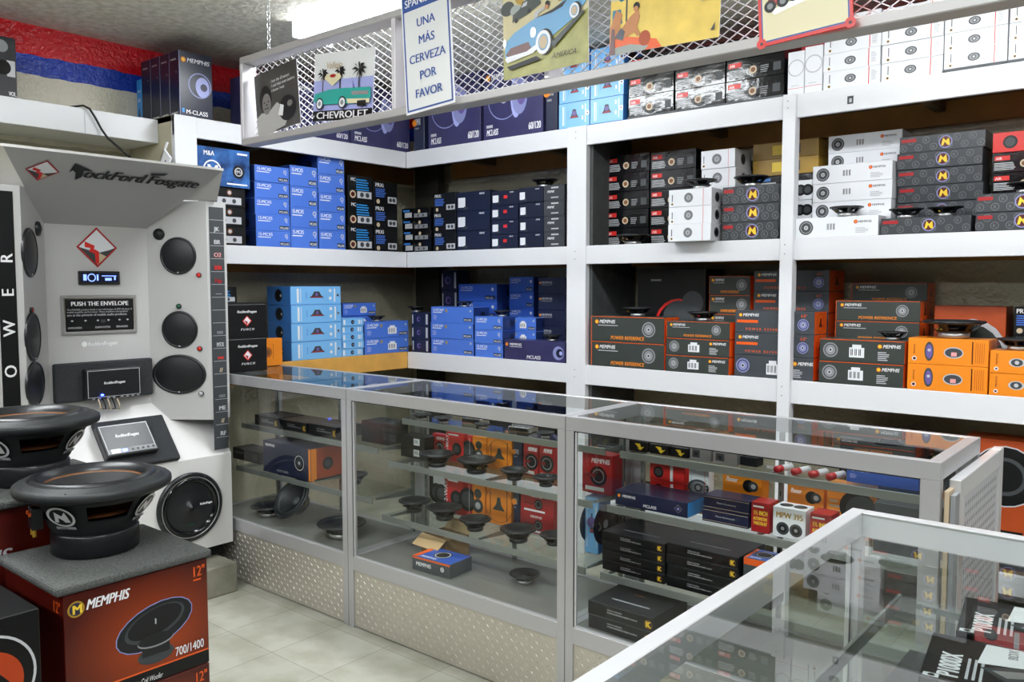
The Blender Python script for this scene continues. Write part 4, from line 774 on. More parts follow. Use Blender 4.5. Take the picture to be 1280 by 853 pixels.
# ------------------------------------------------------------------ hanging mesh canopy with signs
CYF, CYB, CZ0, CZ1, CXA, CXB = 2.07, 2.14, 2.03, 2.405, P(300, 120, 'y', 2.07).x, .75
K2 = root('hanging_mesh_canopy', 'long grey metal frame with expanded mesh hanging from the ceiling above the counters', 'canopy', (CXA, CYF, CZ0))
m = MB(); D = CYB-CYF; L = CXB-CXA; H = CZ1-CZ0
for a in ((0, L, 0, D, 0, .028), (0, L, 0, D, H-.028, H)): m.box(*a, 'soffit', .003)
m.obj('rail', K2)
divs = [0, P(489, 90, 'y', CYF).x-CXA, P(680, 60, 'y', CYF).x-CXA, P(1000, 30, 'y', CYF).x-CXA, L-.02]
for x in divs: MB().box(x, x+.02, 0, D, .028, H-.028, 'mesh_paint', .002).obj('stile', K2)
def expanded(x0, x1, z0, z1, y):
    m = MB(); p, q, t = .043, .026, .0028; nx = round((x1-x0)/p); p = (x1-x0)/nx; nz = round((z1-z0)/q); q = (z1-z0)/nz; vs = []; fs = []
    for i in range(nx):
        for j in range(nz):
            for s in (0, 1):
                xa, xb = x0+i*p+s*p/2, x0+i*p+(s+1)*p/2; za, zb = (z0+j*q, z0+(j+.5)*q) if s == 0 else (z0+(j+.5)*q, z0+j*q)
                for za, zb in ((za, zb), (2*z0+(2*j+1)*q-za, 2*z0+(2*j+1)*q-zb)):
                    b = len(vs); vs += [(xa, y, za-t/2), (xb, y, zb-t/2), (xb, y, zb+t/2), (xa, y, za+t/2), (xa, y+.003, za-t/2), (xb, y+.003, zb-t/2), (xb, y+.003, zb+t/2), (xa, y+.003, za+t/2)]
                    fs += [(b, b+1, b+2, b+3), (b+4, b+7, b+6, b+5), (b, b+4, b+5, b+1), (b+3, b+2, b+6, b+7)]
    m.add(vs, fs, 'mesh_paint'); return m
for a, b in zip(divs[:-1], divs[1:]): expanded(a+.02, b, .028, H-.028, D-.008).obj('mesh_panel', K2)
ch = MB()
for px in (327, 905):
    x = P(px, 60, 'y', CYF).x-CXA; z = H; i = 0
    while z < CEIL-CZ0-.01:
        pts = []
        for k in range(11):
            a = 2*math.pi*k/10; u, w = .007*math.cos(a), .015*math.sin(a); pts.append((x+(u if i % 2 else 0), .035+(0 if i % 2 else u), z+.010+w))
        ch.tube(pts, .0018, 'silver', 5); z += .025; i += 1
ch.obj('chain', K2)
def poster(name, quad, yp, label, fn, th=.003, mat='white', cat='sign', frame=None):
    """thin printed plate; quad: bottom left, bottom right, top left spots"""
    a, b, c = (P(x, y, 'y', yp) for x, y in quad); U = (b-a); w = U.length; U.normalize(); V = Vector((-U.z, 0, U.x)); h = (c-a).dot(V)
    m = MB(); m.T = Matrix((U, Vector((0, 1, 0)), V)).transposed().to_4x4(); m.box(0, w, 0, th, 0, h, mat, min(.001, th/3)); fn(Face(m, (0, 0, 0), (1, 0, 0), (0, 0, 1), (0, -1, 0), w, h, .0004))
    o = m.obj(name, None, tuple(a)); tag(o, label, cat); return o
def f_box(f):
    f.rect(0, 0, 1, 1, 'photo_grey'); f.poly([(0, 0), (.42, .0), (.75, .25), (.5, .45), (.3, .34), (.12, .36), (0, .3)], 'photo_light'); f.disc(.24, .56, .17, 'photo_dark', .22); f.disc(.26, .48, .12, 'photo_mid', .17); f.disc(.21, .51, .02, 'photo_dark', .012).disc(.31, .51, .02, 'photo_dark', .012); f.rect(.2, .40, .31, .415, 'photo_dark'); f.poly([(.25, .48), (.28, .48), (.285, .445), (.245, .445)], 'photo_grey')
    f.poly([(.3, .0), (.72, .34), (.84, .3), (.66, .04)], 'photo_light'); f.disc(.74, .3, .23, 'black_plastic', .2).disc(.8, .36, .07, 'photo_mid', .05); f.poly([(.52, .24), (.58, .4), (.66, .36), (.62, .2)], 'white')
    for i, t in enumerate(('I am the Greatest', 'I said that even before', 'I knew I was')): f.text(t, .4, .78-.075*i, .05, 'white', .56, .02, shear=.3)
poster('photo_print', ((323, 172), (376, 153), (311, 99)), 2.112, 'black and white print of a man with a boxing glove on the mesh', f_box, cat='print')
def f_vegas(f):
    f.rect(0, 0, 1, 1, 'lilac'); f.rect(0, .5, 1, 1, 'pwhite'); f.rect(0, .35, 1, .6, 'lilac'); f.rect(0, 0, 1, .15, 'black')
    for u, v, s in ((.16, .7, 1.), (.46, .72, .95), (.78, .72, 1.25)):
        f.rect(u-.008, .3, u+.008, v, 'photo_dark')
        for k in range(9):
            a = k*2*math.pi/9+.2; f.poly([(u, v-.02), (u+.05*s*math.cos(a)-.02*math.sin(a), v+.05*s*math.sin(a)+.02), (u+.1*s*math.cos(a), v+.1*s*math.sin(a)-.025), (u+.05*s*math.cos(a)+.015*math.sin(a), v+.05*s*math.sin(a)-.02)], 'black')
    f.poly([(.2, .62), (.35, .5), (.5, .62), (.46, .68), (.24, .68)], 'cream'); f.disc(.35, .65, .07, 'crimson', .025); f.text('Vallejo', .22, .76, .1, 'ceramic', .3, .02, shear=.3)
    f.poly([(.03, .3), (.05, .4), (.3, .45), (.62, .46), (.7, .45), (.98, .44), (.99, .3), (.9, .22), (.1, .24)], 'teal'); f.poly([(.5, .46), (.56, .54), (.68, .53), (.7, .45)], 'lilac'); f.poly([(.6, .3), (.97, .28), (.97, .22), (.62, .23)], 'cream'); f.poly([(.68, .4), (.95, .39), (.95, .34), (.68, .35)], 'silver')
    for u in (.14, .53): f.disc(u, .25, .09, 'black', .09).disc(u, .25, .07, 'paper', .07).disc(u, .25, .035, 'grey')
    f.rect(.78, .18, .92, .26, 'black'); f.text('by', .02, .05, .05, 'white', .08, .01); f.text('CHEVROLET', .1, .025, .105, 'white', .86, .06, fit=True)
poster('tin_sign', ((391, 152), (465, 148), (397, 68)), 2.104, 'tin sign of a turquoise convertible and palms with CHEVROLET along the bottom', f_vegas)
def f_span(f):
    f.rect(.03, .02, .97, .98, 'signblue'); f.rect(.06, .035, .94, .85, 'pwhite'); f.text('SPANISH 101', .5, .885, .065, 'white', .84, .03, al='c')
    for i, t in enumerate(('UNA', 'MÁS', 'CERVEZA', 'POR', 'FAVOR')): f.text(t, .5, .70-.145*i, .072, 'signblue', .8, .035, al='c')
poster('metal_sign', ((508, 145), (569, 128), (501, -4)), 2.05, 'white and blue metal sign reading SPANISH 101 UNA MÁS CERVEZA POR FAVOR', f_span)
def f_tbird(f):
    f.rect(0, 0, 1, 1, 'sand2'); f.rect(0, .82, 1, 1, 'sea'); f.poly([(0, .82), (1, .72), (1, .9), (0, .9)], 'sea'); f.poly([(0, .0), (0, .3), (.3, .25), (1, .5), (1, 0)], 'grass')
    for u, v, r, mt in ((.06, .7, .09, 'charcoal'), (.16, .66, .07, 'sage'), (.25, .78, .1, 'gold'), (.34, .74, .08, 'sage'), (.4, .78, .06, 'gold'), (.86, .64, .03, 'orange3'), (.94, .61, .03, 'orange3')): f.disc(u, v, r, mt, r*.8)
    f.poly([(.12, .55), (.13, .62), (.21, .66), (.25, .72), (.4, .76), (.46, .72), (.47, .66), (.3, .59)], 'charcoal'); f.poly([(.23, .67), (.26, .71), (.31, .72), (.3, .68)], 'lgrey'); f.disc(.17, .56, .022, 'black').disc(.33, .62, .022, 'black'); f.text('AMERICA', .45, .86, .045, 'dgrey', .35, .0, shear=.2)
    f.poly([(.03, .22), (.03, .36), (.14, .44), (.36, .52), (.62, .56), (.78, .66), (.88, .67), (.97, .66), (.985, .56), (.9, .49), (.85, .44), (.56, .3), (.46, .22)], 'pblue'); f.poly([(.38, .53), (.40, .59), (.55, .63), (.55, .61), (.44, .57), (.43, .53)], 'lgrey'); f.poly([(.4, .53), (.6, .57), (.78, .63), (.72, .57), (.6, .54)], 'dgrey')
    f.disc(.55, .64, .028, 'black').disc(.54, .61, .022, 'skin').disc(.69, .68, .032, 'gold').disc(.69, .65, .022, 'skin')
    f.poly([(.04, .24), (.10, .3), (.32, .32), (.36, .24), (.10, .2)], 'maroon'); f.poly([(.03, .2), (.06, .16), (.38, .2), (.46, .26), (.42, .28), (.3, .23), (.05, .22)], 'paper'); f.disc(.38, .4, .035, 'silver', .05).disc(.38, .4, .02, 'paper', .03); f.disc(.03, .36, .02, 'silver', .04)
    for u, v, r in ((.5, .28, .1), (.86, .5, .062)): f.disc(u+.02, v, r, 'black', r*1.25).disc(u, v, r*.92, 'paper', r*1.15).disc(u, v, r*.62, 'pblue', r*.8).disc(u, v, r*.5, 'ceramic', r*.66)
    f.poly([(.06, .12), (.42, .16), (.48, .12), (.1, .08)], 'black'); f.poly([(.6, .26), (.95, .48), (.98, .47), (.62, .2)], 'charcoal'); f.text("AMERICA", .6, .1, .05, 'dgrey', .34, .0, shear=.4)
poster('tin_sign', ((630, 101), (736, 77), (627, -24)), 2.05, 'tin sign of a light blue convertible on grass beside a darker car', f_tbird)
def f_beach(f):
    f.rect(0, 0, 1, 1, 'sand'); f.rect(0, .6, 1, 1, 'sand2'); f.poly([(.3, .62), (1, .72), (1, .82), (.3, .7)], 'orange'); f.poly([(.0, .72), (.1, .58), (.3, .66), (.36, .8), (.0, .95)], 'umb'); f.poly([(.02, .5), (.1, .5), (.12, .34), (.02, .34)], 'umb'); f.rect(.15, .35, .165, .7, 'charcoal')
    f.poly([(0, .0), (.0, .14), (.1, .2), (.45, .1), (.5, .0)], 'orange2'); f.poly([(.0, .0), (.0, .07), (.2, .09), (.38, .04), (.34, .0)], 'sage'); f.disc(.34, .13, .075, 'orange3', .085)
    f.poly([(0, .3), (.06, .5), (.12, .44), (.09, .24), (.0, .16)], 'skin'); f.poly([(.04, .2), (.1, .26), (.2, .4), (.27, .46), (.29, .38), (.25, .22), (.13, .16)], 'skin'); f.poly([(.25, .3), (.3, .18), (.27, .16), (.21, .26)], 'skin'); f.poly([(.05, .19), (.11, .29), (.15, .24), (.13, .14)], 'dnavy'); f.disc(.255, .5, .042, 'black'); f.disc(.25, .47, .03, 'skin')
    f.poly([(.0, .0), (.02, .3), (.05, .28), (.06, .0)], 'maroon')
    for u, v in ((.55, .56), (.62, .56)): f.poly([(u-.02, v), (u+.09, v-.03), (u+.09, v), (u, v+.05)], 'skin'); f.disc(u, v+.06, .022, 'black')
    f.rect(.66, .53, .70, .57, 'royal'); f.poly([(.72, .52), (.78, .52), (.765, .66), (.735, .66)], 'orange2'); f.disc(.75, .69, .022, 'black'); f.rect(.84, .6, 1, .65, 'crimson'); f.rect(.86, .62, .88, .8, 'orange2').rect(.92, .62, .94, .8, 'orange2')
    f.poly([(.84, .4), (.96, .42), (.96, .44), (.84, .43)], 'ceramic'); f.poly([(.93, .08), (.97, .16), (.965, .08)], 'charcoal')
poster('tin_sign', ((762, 70), (899, 46), (760, -40)), 2.05, 'yellow tin sign of people sunbathing on a sandy beach', f_beach)
def f_red(f):
    f.rect(.035, .035, .965, .965, 'signblue'); f.rect(.05, .05, .95, .95, 'cream')
    for u, v in ((.03, .03), (.97, .03)): f.disc(u, v, .05, 'red').disc(u, v, .015, 'dgrey')
    q = -.1
    f.poly([(.16, .43+q), (.18, .38+q), (.84, .50+q), (.82, .55+q), (.3, .45+q)], 'silver'); f.poly([(.12, .5+q), (.2, .47+q), (.45, .5+q), (.8, .56+q), (.8, .62+q), (.5, .70+q), (.2, .68+q), (.12, .6+q)], 'crimson')
    for u, v in ((.14, .47), (.28, .49), (.40, .52)): f.disc(u, v+q, .06, 'black').disc(u, v+q, .03, 'grey')
    for k in range(8): f.rect(.45+.045*k, .53+.008*k+q, .47+.045*k, .62+q, 'dgrey')
poster('tin_sign', ((949, 60), (1067, 31), (950, -70)), 2.05, 'cream tin sign with red border and a red hot rod', f_red, mat='red')
# ================================================================== stock on the shelves
# ---- left wall shelving, middle shelf
LW = 'on the middle shelf of the left shelving'
stack('l', 'mblack', 234, 307, 233, 3, Z2, 'black carton with round badge', 'the pile under the blue MMA carton', .05, group='black cartons under the blue MMA carton')
c, pl, zt = stack('l', 'mblack', 234, 307, 233, 3, Z2, 'x', 'x', .05) if False else (None, None, P(270, 233, 'x', XL-.05).z)
a, b, t = P(246, 200, 'x', XL-.035), P(312, 200, 'x', XL-.035), P(276, 185, 'x', XL-.035)
carton('ma', b.y-a.y, t.z-zt-.002, .2, (XL-.036, (a.y+b.y)/2, zt+.001), math.pi/2, 'blue carton with large white M ring at the left end of the middle shelf')
stack('l', 'royal', 318.5, 362, 208, 5, Z2, 'bright blue speaker carton', 'the five-high left pile on the left shelving', .03, group='royal blue cartons, left pile')
stack('l', 'royal', 362.5, 397, 208, 4, Z2, 'bright blue speaker carton', 'the four-high pile between two five-high blue piles', .03, group='royal blue cartons, middle pile')
stack('l', 'royal', 397.5, 431, 195, 5, Z2, 'bright blue speaker carton', 'the blue pile beside the black MC cartons', .03, group='royal blue cartons, right pile')
stack('l', 'mc', 435, 466.5, 220, 3, Z2, 'black carton with MC and blue lines', 'the pile on the left shelving', .04, group='black MC cartons on the left shelving')
stack('l', 'prxi', 467.5, 497, 228, 3, Z2, 'black PRXi carton with blue lines', 'the pile near the shelf corner', .05, D=.18, group='black PRXi cartons near the corner')
# ---- back shelving, middle shelf, first bay
stack('b', 'smallprint', 502, 538, 260, 4, Z2, 'small black carton with silver print', 'the small pile in the shelf corner', .03, D=.12, group='small black cartons in the corner')
stack('b', 'prxi', 541, 569.5, 241, 3, Z2, 'black PRXi carton with blue lines', 'the first tall pile on the back shelving', .03, group='black PRXi cartons on the back shelving')
stack('b', 'prime', 570, 612, 239, 3, Z2, 'long dark PRIME carton with white label', 'the pile next to the PRXi cartons', .03, group='long dark PRIME cartons')
stack('b', 'primer', 613.5, 647.5, 238, 4, Z2, 'dark PRIME carton with red sticker', 'the four-high pile in mid bay', .03, group='PRIME cartons with red stickers')
_, _, z = stack('b', 'prime', 648, 679, 234, 4, Z2, 'dark PRIME carton with white label', 'the four-high pile under the loose speaker', .03, group='PRIME cartons under the loose speaker')
stack('b', 'primeg', 679.5, 706, 231, 4, Z2, 'grey black carton with PRIME print', 'the pile against the wide white post', .03, group='grey black PRIME cartons at the post')
spk_on('flat', 664, 698, 231, z+.004, 'black loose speaker lying on the PRIME cartons beside the wide post', plane=YS+.13, ax='y')
# ---- second bay, middle shelf
stack('b', 'gloss', 757, 811.5, 193, 5, Z2, 'glossy black carton with red tab', 'the left pile beside the charcoal panel', .18, group='glossy black cartons, left pile of the second bay')
stack('b', 'gloss', 812.5, 870, 188, 5, Z2, 'glossy black carton with red tab', 'the pile behind the white cartons', .18, D=.22, group='glossy black cartons, right pile of the second bay')
spk_on('flat', 767, 815, 303, Z2, 'black loose speaker standing on the shelf edge before the glossy black cartons', plane=YS+.08, ax='y', R=.086)
_, _, z = stack('b', 'white', 835, 889, 236, 3, Z2, 'white carton with grey speaker print', 'the front pile in the second bay', -.06, D=.115, group='white cartons at the shelf edge')
spk_on('flat', 856, 897, 235, z, 'black loose speaker lying flat on the front white cartons', plane=YS+.01, ax='y')
stack('b', 'white', 876, 919, 187, 5, Z2, 'white carton with grey speaker print', 'the pile behind the front white cartons', .16, D=.18, group='white cartons behind the front pile')
_, _, z = stack('b', 'pattern', 903, 973.5, 232, 3, Z2, 'black carton with round emblem pattern', 'the three-high pile left of the narrow post', .0, D=.14, group='patterned black cartons left of the narrow post')
spk_on('flat', 917, 962, 231, z, 'black loose speaker upright on the patterned cartons left of the narrow post', plane=YS+.07, ax='y')
spk_on('flat', 966, 1002, 229, z, 'black loose speaker on the patterned cartons partly behind the narrow post', plane=YS+.10, ax='y') if False else None
stack('b', 'gold', 941, 1024, 176, 6, Z2, 'yellow carton', 'the pile at the back behind the narrow post', .30, D=.13, designs=['plain', 'plain', 'plain', 'smallprint', 'gold', 'gold'], group='mixed cartons behind the narrow post')
# ---- third bay, middle shelf
_, _, z = stack('b', 'whitel', 994, 1098, 271, 1, Z2, 'single white barcode carton at the shelf edge', 'right of the narrow post', -.0, D=.105)
spk_on('flat', 1037, 1079, 270, z, 'black loose speaker standing on the single white carton', plane=YS+.035, ax='y')
stack('b', 'wdisc', 994, 1016, 225, 3, Z2, 'small carton with round print', 'the pile between post and white cartons', .13, D=.14, group='small cartons with round prints')
stack('b', 'whitel', 1016, 1116, 204, 4, Z2, 'white carton with barcode', 'the four-high pile in the third bay', .112, D=.13, group='white barcode cartons, front pile')
stack('b', 'whitel', 1035, 1128, 166, 6, Z2, 'greyish white carton with barcode', 'the rear pile in the third bay', .26, D=.16, group='white barcode cartons, rear pile')
_, _, z = stack('b', 'pattern', 1100, 1214, 271, 1, Z2, 'long patterned black carton at the shelf edge under two loose speakers', 'of the third bay', .0, D=.12)
spk_on('flat', 1112, 1154, 270, z, 'black loose speaker on the long patterned carton, left one of two', plane=YS+.06, ax='y')
spk_on('flat', 1161, 1203, 270, z, 'black loose speaker on the long patterned carton, right one of two', plane=YS+.06, ax='y')
stack('b', 'pattern', 1121, 1229, 166, 6, Z2, 'patterned black carton with round emblem', 'the tall pile behind two loose speakers', .14, D=.14, jit=4, group='patterned black cartons, tall pile')
_, _, z = stack('b', 'pattern', 1219, 1330, 240, 2, Z2, 'patterned black carton with round emblem', 'the low pile at the right picture edge', .0, D=.16, group='patterned black cartons at the right edge')
spk_on('flat', 1260, 1306, 240, z, 'black loose speaker on patterned cartons cut by the right picture edge', plane=YS+.08, ax='y')
stack('b', 'gloss', 1240, 1330, 162, 5, Z2, 'black carton', 'the rear pile under the red carton at the right edge', .17, D=.18, designs=['gloss']*4+['redw'], group='cartons at the back right')
# ---- lower display shelf: left shelving
z3 = Z3
zc = 1.0
stack('l', 'punch', 283, 333, 379, 2, zc, 'black PUNCH carton with diamond emblem', 'the pair on the left counter', D=.14, plane=-3.62, group='black PUNCH cartons', jit=0)
a = P(333, 440, 'x', -3.78)
carton('orplain', .13, .145, .045, (-3.785, 2.56, 1.0005), math.pi/2, 'plain orange carton standing on the left counter behind the PUNCH cartons')
for k in range(2): carton('mc', .12, .0955, .13, (-3.875, 2.42, Z3+.13+.0965*k), math.pi/2, 'black carton with MC and blue lines, %s of two behind the PUNCH cartons' % ('lower', 'upper')[k], 'black cartons behind the PUNCH cartons')
carton('black', .14, .128, .15, (-3.875, 2.42, Z3+.0005), math.pi/2, 'black carton hidden low behind the PUNCH cartons')
carton('mc', .22, .085, .18, (-3.88, 2.31, Z3+.323), math.pi/2, 'flat black MC carton topping the cartons behind the PUNCH pair')
_, _, z = stack('l', 'sky', 363, 426.5, 358, 4, z3, 'light blue carton with cone print', 'the pile on the left lower shelf', .01, D=.22, group='light blue cartons, four-high pile')
stack('l', 'skysmall', 428, 455, 398, 5, z3, 'small light blue carton with round print', 'the five-high pile of small boxes', .01, D=.12, group='small light blue cartons')
stack('l', 'royall', 428, 470, 379, 4, z3, 'royal blue carton', 'the rear pile behind the small light blue boxes', .15, D=.2, group='royal blue cartons behind the small boxes')
_, _, z = stack('l', 'royall', 456, 511, 402, 2, z3, 'wide royal blue carton with white label', 'the pair beside the shelf corner', .01, D=.13, group='wide royal blue cartons by the corner')
spk_on('flat', 459, 482, 402, z, 'small black loose speaker on the pair of wide royal blue cartons', plane=XL-.06, ax='x')
# ---- lower display shelf: back shelving, first bay
_, _, z = stack('b', 'navend', 514, 536, 391, 3, z3, 'dark blue carton end', 'the narrow pile in the lower shelf corner', .01, D=.2, group='narrow dark blue cartons in the corner')
spk_on('flat', 509, 532, 390, z, 'small black loose speaker on the narrow dark blue cartons in the corner', plane=YS+.08, ax='y')
_, _, z = stack('b', 'royalw', 538, 591.5, 384, 3, z3, 'wide royal blue carton with medal', 'the front pile of the first bay', .01, D=.14, group='wide royal blue cartons, front pile')
spk_on('flat', 569, 592, 384, z, 'small black loose speaker on the left front royal blue pile', plane=YS+.06, ax='y')
_, _, z = stack('b', 'royal', 593, 628, 396, 3, z3, 'royal blue carton', 'the three-high pile beside the MEMPHIS carton', .01, D=.14, group='royal blue cartons beside the MEMPHIS carton')
spk_on('flat', 615, 640, 396, z, 'small black loose speaker on the blue cartons beside the MEMPHIS carton', plane=YS+.07, ax='y')
_, _, z = stack('b', 'mnavy', 630, 706, 426, 1, z3, 'dark purple MEMPHIS MCLASS carton at the shelf edge', 'left of the wide post', .005, D=.11)
spk_on('flat', 678, 703, 427, z, 'small black loose speaker on the dark purple MEMPHIS carton', plane=YS+.05, ax='y')
stack('b', 'royall', 629, 670, 397, 3, z3, 'royal blue carton with barcode label', 'the pile behind the purple MEMPHIS carton', .125, D=.14, group='royal blue barcode cartons behind')
stack('b', 'royald', 573, 621, 355, 4, z3, 'shade-darkened royal blue carton', 'the shaded pile behind the front blue piles', .2, D=.2, group='shade-darkened royal cartons behind the front piles')
stack('b', 'royald', 636, 667, 346, 5, z3, 'shade-darkened royal blue carton', 'the rearmost pile of the first bay', .28, D=.14, group='shade-darkened royal cartons at the back')
stack('b', 'nav', 672, 707, 347, 5, z3, 'navy MEMPHIS carton', 'the pile beside the wide post at the back', .2, D=.2, group='navy cartons beside the wide post')
stack('b', 'navend', 551, 571, 338, 4, z3, 'black carton end', 'the narrow pile by the dark upright', .25, D=.12, group='narrow black cartons at the back')
# ---- second bay, lower shelf
_, _, z = stack('b', 'pr', 738, 830, 396, 2, z3, 'long charcoal POWER REFERENCE carton', 'the left pair under the loose speaker', .0, D=.15, group='long POWER REFERENCE cartons')
spk_on('flat', 778, 816, 397, z, 'black loose speaker on the long POWER REFERENCE cartons', plane=YS+.08, ax='y')
_, _, z = stack('b', 'pr', 832, 912, 402, 3, z3, 'charcoal carton with orange edge', 'the three-high pile right of the long pair', .0, D=.15, designs=['prl', 'prl', 'pr'], group='charcoal cartons, second pile')
spk_on('flat', 859, 898, 402, z, 'black loose speaker with yellow tag on the three-high charcoal pile', plane=YS+.07, ax='y')
a, b, t = P(797, 370, 'y', YS+.23), P(882, 370, 'y', YS+.23), P(840, 336, 'y', YS+.23)
carton('bigred', b.x-a.x, t.z-z3-.002, .2, ((a.x+b.x)/2, YS+.23, z3), 0, 'large black carton with red ring print at the back of the second bay')
stack('b', 'ps', 918, 1018, 389, 3, z3, 'slate carton with orange bar', 'the three-high pile crossed by the narrow post', .012, D=.15, designs=['psl', 'ps', 'ps'], group='slate cartons behind the narrow post')
stack('b', 'pr', 886, 938, 345, 5, z3, 'shaded charcoal POWER REFERENCE carton', 'the rear pile beside the red ring carton', .2, D=.2, group='shaded POWER REFERENCE cartons')
stack('b', 'ps', 942, 1037, 338, 5, z3, 'shaded slate carton with orange bar', 'the rear pile behind the narrow post', .2, D=.2, group='shaded slate cartons')
# ---- third bay, lower shelf
_, _, z = stack('b', 'prl', 1024, 1131, 425, 2, z3, 'charcoal carton with barcode', 'the front pair right of the narrow post', .0, D=.13, group='charcoal barcode cartons, front pair')
spk_on('flat', 1098, 1133, 426, z, 'black loose speaker on the charcoal barcode cartons', plane=YS+.07, ax='y')
stack('b', 'pr', 1044, 1151, 376, 4, z3, 'charcoal POWER REFERENCE carton with orange end', 'the pile behind the front pair', .145, D=.15, designs=['prl', 'prl', 'pr', 'pr'], group='POWER REFERENCE cartons of the third bay')
stack('b', 'pr', 1064, 1160, 354, 5, z3, 'dark charcoal POWER REFERENCE carton', 'the rearmost pile of the third bay', .31, D=.13, group='rearmost POWER REFERENCE cartons')
_, _, z = stack('b', 'or69', 1134, 1236, 424, 2, z3, 'orange MEMPHIS carton with oval speaker print', 'the front pair in the third bay', .0, D=.15, group='orange MEMPHIS cartons')
spk_on('flat', 1153, 1231, 424, z, 'large black oval loose speaker with yellow tag on the orange cartons', plane=YS+.09, ax='y', R=.118)
stack('b', 'orbig', 1167, 1258, 383, 1, z3, 'large rust orange carton with white arched speaker print', 'behind the loose oval speaker', .22, D=.15)
_, _, z = stack('b', 'orsmall', 1237, 1330, 440, 2, z3, 'small orange MEMPHIS carton', 'the pair at the right picture edge', .0, D=.14, group='small orange cartons at the right edge')
spk_on('flat', 1245, 1300, 440, z, 'black loose speaker on the small orange cartons at the right edge', plane=YS+.08, ax='y', R=.075)
stack('b', 'prxi', 1267, 1315, 384, 3, z3, 'black PRXi carton', 'the rear pile at the right picture edge', .2, D=.18, group='PRXi cartons at the right edge')
# ---- top of the left shelving
zt1 = P(262, 70, 'x', XL).z
x = XL-.003
for k, (px, t) in enumerate(((261, .092), (249, .092), (236, .094), (223, .094))):
    carton('mbig', .175, zt1-Z1-.004, t-.004, (x, 2.205, Z1+.002), math.pi/2, ('large dark M-CLASS carton facing the room on top of the left shelving', 'large dark carton spine second from the room side on top of the left shelving', 'large dark carton spine third from the room side on top of the left shelving', 'large dark carton spine nearest the wall beside the light blue one')[k], 'large dark cartons standing in a row'); x -= t
carton('sspine', .175, .225, .05, (x, 2.205, Z1+.002), math.pi/2, 'bright blue carton spine beside the painted wall on top of the left shelving')
for k, (a, b, t) in enumerate(((301, 362, 101), (363, 437, 106), (438, 512, 111))):
    stack('l', 'm60', a, b, t, 1, Z1+.001, ('dark purple 60/120 carton behind the black and white print', 'dark purple 60/120 carton behind the CHEVROLET sign', 'dark purple 60/120 carton in the corner of the top shelf')[k], 'on the left shelving', .006, D=.1, group='dark purple 60/120 cartons, left run')
# ---- top of the back shelving
carton('nav', .09, .25, .12, (P(525, 150, 'y', YS+.03).x, YS+.02, Z1+.001), 0, 'dark carton standing in the corner of the top shelf')
for k, (a, b, t) in enumerate(((534, 600, 92), (604, 679, 80))):
    stack('b', 'm60', a, b, t, 1, Z1+.001, ('dark purple 60/120 carton right of the top shelf corner', 'dark purple 60/120 carton left of the light blue cartons')[k], 'on the back shelving', .006, D=.1, group='dark purple 60/120 cartons, right run')
stack('b', 'nav', 681.5, 696.5, 92, 1, Z1+.001, 'narrow dark carton between the purple and light blue cartons', 'on the top shelf', .01, D=.1)
stack('b', 'sky', 698, 737, 64, 3, Z1+.001, 'light blue carton with cone print', 'the left top-shelf pile above the wide post', -.0, D=.17, group='light blue cartons on top, left pile')
stack('b', 'sky', 737.7, 780, 58, 3, Z1+.001, 'light blue carton with cone print', 'the top-shelf pile beside the glossy cartons', -.0, D=.17, group='light blue cartons on top, right pile')
stack('b', 'gloss', 786, 843, 67, 3, Z1+.012, 'glossy black carton with red tab', 'the left pile on the top shelf', .02, group='glossy black cartons on top, left pile')
stack('b', 'gloss', 844, 907, 58, 3, Z1+.012, 'glossy black carton with red tab', 'the middle pile on the top shelf', .02, group='glossy black cartons on top, middle pile')
stack('b', 'gloss', 908, 981, 44, 3, Z1+.012, 'glossy black carton with red tab', 'the top-shelf pile beside the upright white cartons', .02, group='glossy black cartons on top, right pile')
stack('b', 'whitev', 984, 1005, 64, 1, Z1+.001, 'narrow white carton standing upright, left one of two', 'on the top shelf', .01, D=.16)
stack('b', 'whitev', 1006, 1029, 57, 1, Z1+.001, 'narrow white carton standing upright, right one of two', 'on the top shelf', .01, D=.16)
stack('b', 'white6', 1030, 1102, 17, 4, Z1+.001, 'white carton with oval print', 'the left white pile on the top shelf', .01, D=.2, group='white cartons on top, left pile')
stack('b', 'white6', 1103, 1181, 4, 4, Z1+.001, 'white carton with oval print', 'the middle white pile on the top shelf', .01, D=.2, group='white cartons on top, middle pile')
stack('b', 'white6', 1182, 1262, -10, 4, Z1+.012, 'white carton with oval print', 'the right white pile on grey felt', .01, D=.2, group='white cartons on top, right pile')
stack('b', 'white6', 1263, 1345, -25, 4, Z1+.012, 'white carton with oval print', 'the white pile at the right picture edge', .01, D=.2, group='white cartons on top, edge pile')
for n, (a, b) in enumerate(((783, 982), (1175, 1400))):
    A, B = P(a, 140, 'y', YS), P(b, 90, 'y', YS); m = MB(); m.box(0, B.x-A.x, 0, .3, 0, .009, 'felt', .003)
    tag(m.obj('felt_sheet', None, (A.x, YS+.004, Z1+.001)), ('thin grey felt sheet under the glossy black cartons on the top shelf', 'thin grey felt sheet under the white cartons at the right')[n], 'felt')
